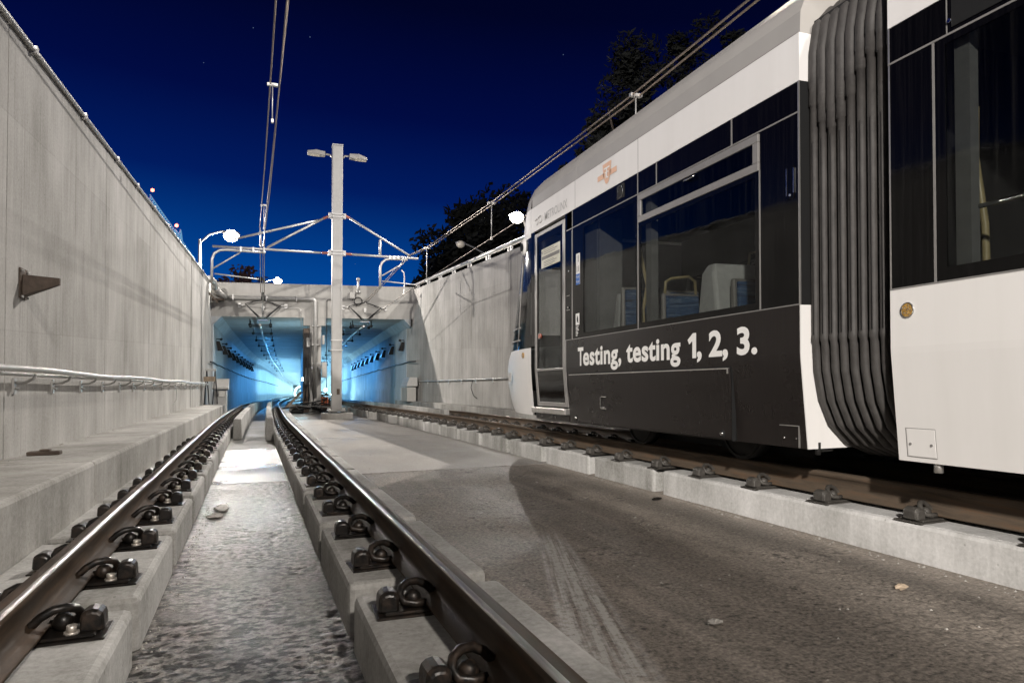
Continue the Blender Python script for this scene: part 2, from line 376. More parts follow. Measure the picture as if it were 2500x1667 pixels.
M['cabglass'] = glass_mat('cab_glass', (.72, .74, .74), .03)
M['frame'] = plain('grey_frame', (.28, .265, .25), .4, .3, .08)
M['seam'] = plain('grey_seam', (.20, .19, .18), .5)
M['gap'] = plain('black_gap', (.004, .004, .004), .7)
M['roof'] = plain('grey_roof_paint', (.36, .342, .32), .42, 0, .06, 2.5)
def rubber_mat():
    a = Mat('bellows_rubber'); a.set(Roughness=.62); a.b.inputs['Specular IOR Level'].default_value = .35
    f = a.noise(a.pos(6, 6, 2.0), 4, 6, .65); wk = a.noise(a.pos(14, 14, 30), 1.4, 4, .6); wv = a.noise(a.pos(), 160, 2)
    a.l(a.ramp(f, [(.3, (.036, .033, .031)), (.7, (.070, .064, .060))]), a.b.inputs['Base Color'])
    a.bump(a.math('ADD', wk, a.math('MULTIPLY', wv, .25)), .55, .006); return a.m
M['rubber'] = rubber_mat()
M['bellin'] = plain('bellows_dark', (.012, .011, .011), .8)
M['under'] = plain('underframe', (.012, .011, .010), .7, .2)
M['alu'] = plain('edge_glint_metal', (.55, .53, .50), .35, .8)
M['bluefab'] = None
def fab():
    a = Mat('blue_patterned_fabric'); a.set(Roughness=.9)
    f = a.noise(a.pos(2.5, 2.5, 26), 1.6, 5, .7)
    a.l(a.ramp(f, [(.38, (.010, .014, .03)), (.48, (.03, .08, .20)), (.56, (.05, .11, .20)), (.64, (.14, .20, .29))]), a.b.inputs['Base Color']); return a.m
M['bluefab'] = fab()
M['shell'] = plain('seat_shell', (.50, .50, .49), .35)
M['panelgrey'] = plain('interior_panel', (.16, .16, .157), .55)
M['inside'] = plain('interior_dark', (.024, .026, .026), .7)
M['yellow'] = plain('handrail_tan', (.42, .34, .18), .35)
M['steel'] = plain('bright_steel', (.7, .7, .68), .18, 1)
M['textw'] = plain('white_vinyl', (.82, .80, .77), .5, 0, .02)
M['textg'] = plain('grey_vinyl', (.47, .455, .44), .5, 0, .03)
M['logo'] = plain('faded_orange_vinyl', (.72, .44, .30), .5, 0, .05)
M['sticker'] = plain('cream_paper', (.70, .68, .58), .7, 0, .03)
M['ink'] = plain('black_ink', (.02, .02, .02), .6)
M['blue'] = plain('blue_sticker', (.05, .16, .50), .5)
M['amber'] = plain('amber_lens', (.35, .20, .05), .2, 0, .5, 60, .4)
M['red'] = plain('red_button', (.55, .12, .06), .4)
M['leaf'] = plain('dark_leaves', (.006, .0065, .004), .8, 0, .5, 1.2)
M['leafb'] = plain('autumn_leaves', (.11, .055, .04), .8, 0, .5, .9)
M['bark'] = plain('bark', (.06, .045, .035), .9)
M['crane'] = plain('crane_steel_blue', (.10, .22, .38), .5)
def emit(name, col, s):
    a = Mat(name); a.b.inputs['Base Color'].default_value = (.8, .8, .8, 1); a.b.inputs['Emission Color'].default_value = (*col, 1); a.b.inputs['Emission Strength'].default_value = s; return a.m
M['lampglow'] = emit('lit_lamp_lens', (1, .93, .82), 60)
M['cyanlamp'] = emit('lit_tunnel_lamp', (.55, .9, 1), 40)
M['redlamp'] = emit('red_warning_lamp', (1, .12, .05), 14)
M['blueglow'] = emit('self_lit_jib', (.10, .36, .62), .6)  # glow in the material stands in for light falling on the jib
M['offlens'] = plain('unlit_lamp_lens', (.55, .50, .42), .3)

def text_faces(s, offset=0.0, size=1.0, spacing=1.0, xs=1.0):
    cu = bpy.data.curves.new('lettering', 'FONT'); cu.body = s; cu.size = size; cu.offset = offset; cu.resolution_u = 4; cu.space_character = spacing
    ob = bpy.data.objects.new('lettering', cu); COL.objects.link(ob)
    dg = bpy.context.evaluated_depsgraph_get(); me = ob.evaluated_get(dg).to_mesh()
    vs = [(v.co.x * xs, v.co.y) for v in me.vertices]; fs = [tuple(p.vertices) for p in me.polygons]
    ob.evaluated_get(dg).to_mesh_clear(); bpy.data.objects.remove(ob); bpy.data.curves.remove(cu)
    return vs, fs
def letter_side(mb, s, y_left, z_base, X, height=None, width=None, offset=0, spacing=1.0, mi=0, cap='T', xf=None):
    """lettering on the streetcar's side (read from -X): u runs towards -Y"""
    vs, fs = text_faces(s, offset, 1, spacing)
    capv, _ = text_faces(cap, offset)
    ch = max(v[1] for v in capv) - min(v[1] for v in capv); x0 = min(v[0] for v in vs); x1 = max(v[0] for v in vs); b0 = min(v[1] for v in capv)
    sz = height / ch; sx = width / (x1 - x0) if width else sz
    P = [(y_left - (u - x0)*sx, z_base + (v - b0)*sz) for u, v in vs]
    mb.add([((X if xf is None else xf(z)), y, z) for y, z in P], fs, mi)

# ================================================================== SETTING
def frange(a, b, st):
    n = max(1, int(round((b - a)/st))); return [a + (b - a)*i/n for i in range(n + 1)]
def slab(name, x0, x1, y0, y1, m, top=-.44, th=.16, cf=None):
    b = MB(); b.sweep([(x0, top - th), (x1, top - th), (x1, top), (x0, top)], frange(y0, y1, 4), cf or (lambda y: 0))
    return tag(b.build(name, m), kind='structure')
# track beds (top z = -0.44 below rail head)
def vnoise(x, y, seed):
    xi = np.floor(x).astype(np.int64); yi = np.floor(y).astype(np.int64); fx = x - xi; fy = y - yi
    fx = fx*fx*(3 - 2*fx); fy = fy*fy*(3 - 2*fy)
    def hsh(a, b): 
        h = (a*374761393 + b*668265263 + seed*144665) & 0x7fffffff; h = ((h ^ (h >> 13))*1274126177) & 0x7fffffff
        return ((h ^ (h >> 16)) & 0xffff)/65535.0
    return (hsh(xi, yi)*(1 - fx) + hsh(xi + 1, yi)*fx)*(1 - fy) + (hsh(xi, yi + 1)*(1 - fx) + hsh(xi + 1, yi + 1)*fx)*fy
def rough_slab(name, x0, x1, y0, y1, nx, ny, m, amp, f, pit, top=-.44, seed=1, grow=1.0):
    # coarse cast surface as real relief; rows get longer with distance
    ys = y0 + (y1 - y0)*(np.linspace(0, 1, ny)**grow); xs = np.linspace(x0, x1, nx)
    X, Y = np.meshgrid(xs, ys)
    big = vnoise(X*2.1, Y*1.7, seed + 9)*.6 + vnoise(X*5, Y*4.3, seed + 5)*.4
    msk = np.clip((big - .30)*2.6, .15, 1.0)
    H = (vnoise(X*f, Y*f, seed) - .5)*1.0 + (vnoise(X*f*2.1, Y*f*2.1, seed + 1) - .5)*.6 + (vnoise(X*f*4.3, Y*f*4.3, seed + 2) - .5)*.35
    H = H*amp*msk - pit*np.clip(vnoise(X*f*.55, Y*f*.9, seed + 3) - .62, 0, 1)*msk*2.6
    H = np.minimum(H, amp*.6)
    Z = top + H - .002; V = np.stack([X, Y, Z], -1).reshape(-1, 3)
    idx = np.arange(nx*ny).reshape(ny, nx); F = np.stack([idx[:-1, :-1], idx[:-1, 1:], idx[1:, 1:], idx[1:, :-1]], -1).reshape(-1, 4)
    b = MB(); b.v = [tuple(q) for q in V.tolist()]; b.f = F.tolist(); b.m = [0]*len(b.f); b.s = [True]*len(b.f)
    return tag(b.build(name, m), kind='structure')
rough_slab('track_slab', .90, 4.0, 1.6, 9.29, 300, 460, M['slabR'], .0050, 34, .008, seed=4, grow=1.25)
rough_slab('track_bed', -.60, .50, 1.6, 9.05, 150, 560, M['slabL'], .0062, 26, .010, seed=21, grow=1.25)
slab('track_slab', .62, 4.35, -8, 9.29, M['slabR'], top=-.462)
slab('track_slab', .45, 4.35, 9.31, 15.95, M['slabFar'])
slab('track_slab', .45, 4.35, 15.97, 30, M['slabFar'])
slab('track_bed', -1.25, .60, -8, 9.04, M['slabL'], top=-.468)
slab('track_bed', -1.25, .43, 9.06, 13.9, M['slabWet'])
slab('track_bed', -1.25, .43, 13.92, 30, M['slabDamp'])
slab('track_bed', 4.37, 6.5, -8, 30, M['slabFar'])
slab('tunnel_floor', -2.2, 7.2, 30.02, 240, M['slabFar'], cf=lambda y: lc(y) + .12)
# left walkway bench and right walkway
LX, LT = -1.25, .15
b = MB()
for y0, y1 in ((-8, 6.32), (6.34, 17.6), (17.62, 22.6)):
    b.sweep([(-2.06, -.5), (LX, -.5), (LX, LT), (-2.06, LT)], [y0, y1])
tag(b.build('walkway', M['walk'], bevel=.03), kind='structure')
b = MB()
for y0, y1 in ((22.72, 25.2), (25.23, 27.7)):
    b.sweep([(-2.06, -.5), (LX - .05, -.5), (LX - .05, LT - .03), (-2.06, LT - .03)], [y0, y1])
tag(b.build('walkway', M['walk'], bevel=.03), kind='structure')
b = MB()
for y0, y1 in ((-8, 14.2), (14.22, 23.4), (23.42, 34)):
    b.sweep([(6.05, -.5), (6.42, -.5), (6.42, .03), (6.05, .03)], [y0, y1])
tag(b.build('walkway', M['walk'], bevel=.025), kind='structure')
# street-level ground either side and beyond (out of the cutting)
b = MB()
b.box(-300, -2.75, -200, 600, 2.9, 3.30); tag(b.build('street_ground', M['ground'], raw=True), kind='structure')
b = MB(); b.box(7.05, 300, -200, 600, 2.9, 3.30); tag(b.build('street_ground', M['ground'], raw=True), kind='structure')
b = MB(); b.box(-2.74, 7.04, 33.4, 600, 3.05, 3.28); tag(b.build('street_ground', M['ground'], raw=True), kind='structure')

# ------------------------------------------------------------------ retaining walls
def wall_top(Y): return 3.52 + .0488*Y
b = MB()
ys = [-9, -1.2, 6.88, 10.76, 14.63, 18.6, 22.56]
def panel(b, x0, x1, y0, y1, zb, ft):
    v = [(x, y, z) for x in (x0, x1) for y in (y0, y1) for z in (zb, ft(y))]
    b.add(v, [(0,1,3,2),(4,6,7,5),(0,4,5,1),(2,3,7,6),(0,2,6,4),(1,5,7,3)])
for i in range(len(ys) - 1):
    gp = .014 if i in (1,) else .008
    panel(b, -2.03, -2.5, ys[i] + gp, ys[i+1] - gp, -.7, wall_top)
panel(b, -2.03, -2.5, 22.66, 26.2, -.7, wall_top); panel(b, -2.03, -2.5, 26.22, 30.99, -.7, wall_top)
panel(b, -2.09, -2.72, -9, 30.98, -.7, lambda y: wall_top(y) - .02)
lw = b.build('retaining_wall', M['wall'], origin=(-2.2, 10, 0)); tag(lw, 'long grey concrete retaining wall rising on the left beside the bench walkway', 'wall')
b = MB()
def wtR(Y): return 3.48 + .0500*Y
for y0, y1 in ((-9, 4), (4.01, 12), (12.01, 19.95), (19.97, 26.2)):
    panel(b, 6.42, 6.95, y0, y1, -.7, wtR)
# warped end panel that turns in towards the portal
b.add([(6.42, 26.22, -.7), (6.42, 26.22, wtR(26.2)), (6.42, 30.0, -.7), (6.42, 30.0, wtR(30)), (6.24, 32.0, -.7), (6.24, 32.0, wtR(31)), (6.95, 26.22, -.7), (6.95, 26.22, wtR(26.2)), (6.95, 32, -.7), (6.95, 32, wtR(31))],
      [(0, 1, 3, 2), (2, 3, 5, 4), (6, 8, 9, 7), (1, 7, 9, 5, 3), (0, 2, 4, 8, 6), (0, 6, 7, 1), (4, 5, 9, 8)])
rw = b.build('retaining_wall', M['wall'], origin=(6.6, 20, 0)); tag(rw, 'tall concrete retaining wall on the right, behind the white streetcar', 'wall')
# thin pipe with clips along the left wall's top edge
t = thing('edge_pipe', 'thin bright pipe clipped along the top edge of the left concrete wall', 'pipe', (-2.0, 15, 4))
b = MB(); b.tube([(-2.0, y, wall_top(y) - .05) for y in frange(3, 29, 3)], .022, 8); b.build('pipe', M['galv'], t)
for y in (7.45, 9.35, 11.3, 13.0, 14.9, 16.9, 19.2, 22.9, 26.4):
    b = MB(); b.box(-2.033, -1.972, y - .03, y + .03, wall_top(y) - .085, wall_top(y) - .02); b.build('clip', M['galv'], t)
# galvanised conduit on stand-off brackets, left wall
t = thing('conduit', 'galvanised conduit on stand-off brackets along the left wall above the walkway', 'conduit', (-1.95, 15, .85))
def cz(y): return .895 - .0012*y
b = MB(); b.tube([(-1.86, y, cz(y) + .012*math.sin(y*1.1)) for y in frange(-4, 27.2, .8)], .026, 10); b.build('pipe', M['galv'], t)
b = MB(); b.tube([(-1.91, y, cz(y) - .035) for y in frange(-4, 26.8, .8)], .016, 8); b.build('pipe', M['galv'], t)
for i in range(26):
    y = 3.6 + i*1.165 if i > 2 else 4.2 + i*.9
    if y > 27: break
    b = MB(); b.box(-2.03, -2.012, y - .03, y + .03, cz(y) - .20, cz(y) - .06)
    b.tube([(-2.01, y, cz(y) - .10), (-1.94, y, cz(y) - .10), (-1.88, y, cz(y) - .07), (-1.86, y, cz(y) - .03)], .014, 6)
    b.cyl((-2.012, y, cz(y) - .15), (-1.985, y, cz(y) - .15), .013, 6)
    b.build('bracket', M['galv'], t)
b = MB(); b.tube([(-1.86, 17.2, .88), (-1.83, 17.25, .7), (-1.84, 17.3, .45), (-1.9, 17.1, .34)], .008, 6); b.build('loose_cable', M['galv'], t)
# steel wall bracket
t = thing('wall_bracket', 'dark triangular steel bracket bolted to the left concrete wall', 'bracket', (-2.03, 7.35, 1.75))
b = MB(); b.box(-2.03, -2.015, 7.20, 7.40, 1.53, 1.80); b.build('back_plate', M['rust'], t, bevel=.004)
b = MB(); b.add([(-2.015, 7.25, 1.745), (-1.74, 7.29, 1.725), (-1.74, 7.29, 1.665), (-2.015, 7.25, 1.555), (-2.015, 7.37, 1.745), (-1.74, 7.33, 1.725), (-1.74, 7.33, 1.665), (-2.015, 7.37, 1.555)],
      [(0,1,2,3),(4,7,6,5),(0,4,5,1),(3,2,6,7),(1,5,6,2),(0,3,7,4)]); b.build('gusset', M['rust'], t, bevel=.004)
for z in (1.545, 1.775):
    for y in (7.22, 7.38):
        b = MB(); b.cyl((-2.014, y, z), (-1.995, y, z), .012, 6); b.build('bolt', M['galv'], t)
# conduit and railing on the right wall
t = thing('conduit', 'thin conduit running low along the right concrete wall towards the tunnel', 'conduit', (6.4, 24, .85))
b = MB(); b.tube([(6.37, y, .86) for y in frange(8, 31, 2)], .026, 8); b.build('pipe', M['galv'], t)
for y in frange(11, 30, 1.7):
    b = MB(); b.box(6.385, 6.42, y - .03, y + .03, .74, .9); b.build('bracket', M['galv'], t)
b = MB(); b.tube([(6.36, 21.6, .84), (6.33, 21.7, .6), (6.35, 21.5, .35), (6.38, 21.2, .26)], .01, 6); b.build('loose_cable', M['cable'], t)
t = thing('guard_rail', 'white tubular guard rail on short posts along the top of the right wall', 'railing', (6.6, 22, 4.5))
b = MB(); b.tube([(6.52, y, wtR(y) + .23) for y in frange(4, 31.2, 3)], .065, 10); b.build('top_rail', M['galv'], t)
for y in frange(6, 30.6, 2.05):
    b = MB(); b.box(6.49, 6.55, y - .03, y + .03, wtR(y) - .02, wtR(y) + .18); b.box(6.45, 6.50, y + .12, y + .16, wtR(y) - .02, wtR(y) + .14); b.build('post', M['galv'], t)

# ------------------------------------------------------------------ tunnel portal
t = thing('tunnel_portal', 'pale concrete portal with two tunnel mouths lit blue inside', 'tunnel', (2.2, 31, 0))
PY = 31.0; OPEN = 3.66; TOPL, TOPR = 5.06, 5.12
b = MB()
b.add([(-2.5, PY, OPEN), (6.9, PY, OPEN), (6.9, PY, TOPR), (-2.5, PY, TOPL), (-2.5, PY + 1.3, OPEN), (6.9, PY + 1.3, OPEN), (6.9, PY + 1.3, TOPR), (-2.5, PY + 1.3, TOPL)],
      [(0,1,2,3),(4,7,6,5),(0,4,5,1),(3,2,6,7),(0,3,7,4),(1,5,6,2)])
b.build('lintel', M['portal'], t)
b = MB(); b.box(1.60, 2.52, PY + .003, PY + .5, 3.33, OPEN - .002); b.build('column_cap', M['portal'], t)
b = MB(); b.box(1.86, 2.34, PY + .05, PY + .45, -.5, 3.328); b.build('column', M['portal'], t)
YT = frange(PY + 1.3, 62, 2) + frange(64, 240, 4)[0:]
YS = frange(PY, 62, 2) + frange(64, 240, 4)
b = MB(); b.sweep([(-2.6, -.6), (-1.82, -.6), (-1.82, OPEN), (-2.6, OPEN)], YS, lambda y: lc(y) - lc(31)*0 ); tl = b.build('tunnel_wall', M['tunnel'], t)
b = MB(); b.sweep([(-1.82, -.6), (-1.74, -.6), (-1.74, .62), (-1.82, .62)], frange(33, 62, 2) + frange(64, 240, 4), lc); b.build('wall_base', M['tunnel'], t)
b = MB(); b.sweep([(1.80, -.6), (2.6, -.6), (2.6, OPEN), (1.80, OPEN)], frange(PY + 1, 62, 2) + frange(64, 240, 4), rc); b.build('tunnel_wall', M['tunnel'], t)
b = MB(); b.sweep([(1.72, -.6), (1.80, -.6), (1.80, .62), (1.72, .62)], frange(33, 62, 2) + frange(64, 240, 4), rc); b.build('wall_base', M['tunnel'], t)
b = MB(); b.sweep([(-2.8, OPEN), (7.6, OPEN), (7.6, OPEN + .5), (-2.8, OPEN + .5)], YT, lc); b.build('ceiling', M['tunnel'], t)
b = MB(); b.sweep([(-1.82, 3.32), (-1.50, OPEN), (-1.82, OPEN)], YS, lc); b.build('haunch', M['tunnel'], t)
b = MB(); b.sweep([(1.80, 3.32), (1.80, OPEN), (1.48, OPEN)], YS, rc); b.build('haunch', M['tunnel'], t)
b = MB(); b.sweep([(2.05, -.6), (2.35, -.6), (2.35, OPEN), (2.05, OPEN)], frange(34, 62, 2) + frange(64, 240, 4), lc); b.build('centre_wall', M['tunnel'], t)
# end wall with two bored tubes
def ring(cx_, cz_, r, y, n=28): return [(cx_ + r*math.cos(2*math.pi*i/n), y, cz_ + r*math.sin(2*math.pi*i/n)) for i in range(n)]
for cx_ in (lc(240), rc(240)):
    zc = 1.25; b = MB(); n = 28
    sq = []
    for i in range(n):
        a = 2*math.pi*i/n; q = 3.0/max(abs(math.cos(a)), abs(math.sin(a))); sq.append((cx_ + q*math.cos(a), 240, zc + q*math.sin(a)))
    b.loft([sq, ring(cx_, zc, 2.35, 240)], True, False)
    b.build('end_wall', M['tunnel'], t)
    b = MB(); b.loft([ring(cx_ + q*.11*6, zc, 2.35 if q % 2 == 0 else 2.25, 240 + q*6) for q in range(14)], True, False); b.build('bored_tube', M['portal'], t)
    lamp('tunnel_light', W((cx_ + .8, 256, 2.6)), 6000, (.45, .85, 1), .2); lamp('tunnel_light', W((cx_ + 1.8, 285, 2.6)), 7000, (.45, .85, 1), .2)
def strip(cf, off, y0, y1, z, p, up, colr):  # area strips added to light the tunnel evenly, no fixtures modelled
    l = bpy.data.lights.new('tunnel_fill_strip', 'AREA'); l.shape = 'RECTANGLE'; A = W((cf(y0) + off, y0, z)); B = W((cf(y1) + off, y1, z))
    l.size = .12; l.size_y = (B - A).length; l.energy = p; l.color = colr
    o = bpy.data.objects.new('tunnel_fill_strip', l); COL.objects.link(o); o.location = (A + B)/2
    d = (B - A).normalized(); zz = Vector((0, 0, -1 if up else 1)); x = d.cross(zz).normalized(); zz = x.cross(d).normalized()
    o.matrix_world = Matrix(((x.x, d.x, zz.x, o.location.x), (x.y, d.y, zz.y, o.location.y), (x.z, d.z, zz.z, o.location.z), (0, 0, 0, 1)))
for cf, off in ((lc, .0), (rc, .1)):
    for y0, y1, p_, cl in ((42, 68, 1150, (.08, .41, 1)), (68, 110, 2500, (.27, .66, 1)), (110, 170, 4000, (.40, .78, 1)), (170, 235, 3200, (.45, .84, 1))):
        strip(cf, off, y0, y1, 3.45, p_*.8, False, cl)
        if y0 > 60: strip(cf, off, y0, y1, -.30, p_*.5, True, cl)

# ------------------------------------------------------------------ rails
RP = [(-.012, .001), (-.028, -.001), (-.0345, -.007), (-.036, -.030), (-.022, -.042), (-.009, -.055), (-.008, -.125), (-.020, -.143), (-.070, -.158), (-.070, -.171)]
RP = RP + [(-x, z) for x, z in RP[::-1]]
def rail(cf, dx, dz, label, rm='rail'):
    b = MB(); Ys = frange(-6, 30, 1.0) + frange(32, 240, 3)
    gc = [0, 1]; n = len(RP); secs = [[(cf(y) + dx + x, y, z + dz) for x, z in RP] for y in Ys]
    b.loft(secs, True, True, 0, False)
    for i, f in enumerate(b.f):
        if len(f) == 4:
            j = i % n
            if j in (gc if dx > 0 else [n - 2 - q for q in gc]): b.m[i] = 1
            b.s[i] = True
    return tag(b.build('rail', [M[rm], M['head']], origin=(cf(0) + dx, 0, 0)), label, 'rail')
FAR_Z = -.075
rail(lc, -.7525, 0, 'brown steel rail nearest the left walkway, left rail of the wet track')
rail(lc, .7525, 0, 'dark curving rail with a shiny head, right rail of the left track')
rail(rc, -.7525, 0, 'rusty rail on pale plinths running in front of the streetcar', 'railpale')
rail(rc, .7525, FAR_Z, 'far rail passing under the streetcar next to the right wall', 'railpale')

# ------------------------------------------------------------------ plinth blocks
PIT = 1.56
def blocks(cf, dx, dz, y0, n, m, where, grp, hw=(.31, .31), first_long=None, gapw=.17):
    for i in range(n):
        ya = y0 + i*PIT + gapw/2; yb = y0 + (i+1)*PIT - gapw/2
        if i == 0 and first_long is not None: ya = first_long
        xm = lambda y: cf(y) + dx
        b = MB(); b.loft([[(xm(y) - hw[0], y, -.47), (xm(y) + hw[1], y, -.47), (xm(y) + hw[1], y, -.20 + dz), (xm(y) - hw[0], y, -.20 + dz)] for y in (ya, (ya+yb)/2, yb)])
        o = b.build('plinth_block', m, origin=(xm(ya), ya, -.44), bevel=.03)
        tag(o, 'concrete plinth block under the %s, %s from the camera' % (where, ordinal(i+1)), 'plinth block', grp)
blocks(lc, -.7525, 0, 1.84, 18, M['plinth'], 'left rail of the left track', 'plinth blocks under the left track', (.42, .31))
blocks(lc, .7525, 0, 1.66, 18, M['plinth'], 'right rail of the left track', 'plinth blocks under the left track', (.31, .36))
blocks(rc, -.7525, 0, 4.77, 16, M['plinthR'], 'near rail of the right track', 'plinth blocks under the right track', (.26, .40), first_long=-2)
blocks(rc, .7525, FAR_Z, 4.2, 16, M['plinthR'], 'far rail of the right track', 'plinth blocks under the right track', (.34, .36), first_long=0)
# plinth strips further in the tunnel (one continuous run each)
for cf, dx, nm in ((lc, -.7525, 'left rail of the left track'), (lc, .7525, 'right rail of the left track'), (rc, -.7525, 'near rail of the right track'), (rc, .7525, 'far rail of the right track')):
    b = MB(); b.sweep([(dx - .31, -.47), (dx + .31, -.47), (dx + .31, -.20), (dx - .31, -.20)], frange(30.2, 62, 2) + frange(64, 240, 4), cf)
    tag(b.build('plinth_strip', M['plinth'], origin=(cf(31) + dx, 31, -.44)), 'long concrete plinth inside the tunnel under the %s' % nm, 'plinth', 'plinths in the tunnel')
# raised derailment guards between the rails
def guard(cf, x0, x1, ya, yb, zt, label):
    b = MB()
    for y0 in frange(ya, yb - 2, 2.0):
        y1 = min(y0 + 1.985, yb)
        b.sweep([(x0, -.43), (x1 + .02, -.43), (x1, zt), (x0 + .02, zt)], [y0, (y0+y1)/2, y1], cf)
    return tag(b.build('guard_kerb', M['plinth'], origin=(cf(ya) + x0, ya, -.44), bevel=.025), label, 'kerb')
guard(lc, -.40, -.22, 16.5, 60, .03, 'raised concrete guard kerb beside the left rail of the wet track')
guard(lc, .28, .44, 15.8, 60, .06, 'raised concrete guard kerb beside the right rail of the left track')
guard(rc, .34, .52, 20.3, 60, -.03, 'raised concrete guard kerb between the rails beside the right track')

# ------------------------------------------------------------------ rail fasteners
def fastener(name, mi_, mb_, label):
    t = thing(name, label, 'rail fastener', (0, 0, 0), raw=True)
    t['org'] = (0, 0, 0)
    b = MB(); b.box(-.10, .20, -.105, .105, 0, .008); b.box(-.09, .165, -.085, .085, .008, .02); b.build('base_plate', mi_, t, local=True, bevel=.006, seg=1)
    b = MB()
    arch = [(.105, .018), (.105, .060)] + [(.145 - .04*math.cos(a), .066 + .030*math.sin(a)) for a in [math.pi*q/6 for q in range(7)]] + [(.188, .018)]
    secs = []
    for y, s_ in ((-.045, .86), (-.03, 1), (.045, 1), (.062, .8)):
        secs.append([(.147 + (x - .147)*s_, y, .018 + (z - .018)*s_) for x, z in arch])
    b.loft(secs, True, True, 0, False); b.build('shoulder', mi_, t, local=True, bevel=.004, seg=1)
    b = MB(); b.tube([(-.065, -.035, .046), (-.045, -.035, .060), (-.02, -.033, .085), (.02, -.028, .106), (.06, -.015, .108), (.09, .005, .095), (.10, .025, .070), (.085, .04, .045), (.04, .045, .036), (-.005, .042, .036)], .0165, 8)
    b.ball((.045, .01, .050), .036, 0, 10, 6, (1, .9, 1.0)); b.build('clip', mi_, t, local=True)
    b = MB(); b.cyl((.085, -.052, .02), (.085, -.052, .030), .026, 12); b.cyl((.085, -.052, .030), (.085, -.052, .052), .019, 6); b.build('bolt', mb_, t, local=True)
    return t
fast_wet = fastener('rail_fastener', M['iron'], M['bolt'], 'x')
fast_dry = fastener('rail_fastener', M['dryiron'], M['dryiron'], 'x')
ang = math.atan(G)
state = {id(fast_wet): False, id(fast_dry): False}
def put_fast(proto, x, y, z, side, yaw, label, grp):
    loc = W((x, y, z)); rot = (-ang, 0, yaw) if side > 0 else (ang, 0, math.pi + yaw)
    if not state[id(proto)]:
        state[id(proto)] = True; proto.location = loc; proto.rotation_euler = rot; tag(proto, label, None, grp); return
    copy_thing(proto, loc, rot, label, grp)
def row(proto, cf, dx, dz, side, y0, n, where, grp):
    jr = random.Random(where)
    for i in range(n):
        y = y0 + i*.78 + jr.uniform(-.018, .018)
        yaw = -math.atan((cf(y + .5) - cf(y - .5))) + jr.uniform(-.05, .05)
        put_fast(proto, cf(y) + dx + side*.07, y, -.20 + dz, side, yaw, '%s, %s from the camera' % (where, ordinal(i+1)), grp)
row(fast_wet, lc, -.7525, 0, 1, 2.23, 36, 'black oiled clip on the inner side of the left rail', 'clips inside the left rail')
row(fast_wet, lc, -.7525, 0, -1, 2.6, 14, 'half hidden black clip behind the left rail by the walkway', 'clips behind the left rail')
row(fast_wet, lc, .7525, 0, -1, 2.05, 36, 'black oiled clip on the inner side of the dark right rail', 'clips inside the dark right rail')
row(fast_dry, rc, -.7525, 0, -1, 2.55, 36, 'dry grey clip on the pale plinths in front of the streetcar', 'clips in front of the streetcar')
row(fast_dry, rc, .7525, FAR_Z, -1, 9.6, 16, 'grey clip on the far rail ahead of the streetcar', 'clips on the far rail')

# ------------------------------------------------------------------ mast with cantilevers
MX, MY = 2.43, 25.3
b = MB(); n = 40
b.loft([[(MX + .04 + .56*math.cos(2*math.pi*i/n), MY + .12 + .56*math.sin(2*math.pi*i/n), z) for i in range(n)] for z in (-.46, -.23)]); 
tag(b.build('mast_footing', M['walk'], origin=(MX, MY, -.44), bevel=.02), 'low round concrete footing under the tall square mast', 'footing')
t = thing('catenary_mast', 'tall pale grey square mast carrying twin lamps and two wire arms', 'mast', (MX, MY, -.2))
b = MB(); b.box(MX - .175, MX + .175, MY - .175, MY + .175, -.12, 9.22); b.build('post', M['greypaint'], t, bevel=.02)
b = MB(); b.box(MX - .31, MX + .31, MY - .31, MY + .31, -.17, -.12); b.build('base_plate', M['greypaint'], t, bevel=.01)
for sx in (-1, 1):
    for sy in (-1, 1):
        b = MB(); b.cyl((MX + sx*.25, MY + sy*.25, -.23), (MX + sx*.25, MY + sy*.25, -.05), .03, 8); b.build('anchor_bolt', M['galv'], t)
b = MB(); b.box(MX - .19, MX + .19, MY - .19, MY + .19, 9.22, 9.25); b.build('cap', M['galv'], t)
b = MB(); b.box(MX + .0, MX + .10, MY - .19, MY - .17, .42, .62); b.build('hand_hole_cover', M['rust'], t, bevel=.008)
for z in (6.78, 6.68, 5.47, 5.37, 2.32, 1.98):
    b = MB(); b.box(MX - .20, MX + .20, MY - .195, MY - .178, z - .018, z + .018); b.box(MX - .20, MX + .20, MY + .178, MY + .195, z - .018, z + .018)
    b.cyl((MX - .19, MY - .21, z), (MX - .19, MY + .21, z), .018, 6); b.cyl((MX + .19, MY - .21, z), (MX + .19, MY + .21, z), .018, 6); b.build('clamp_band', M['galv'], t)
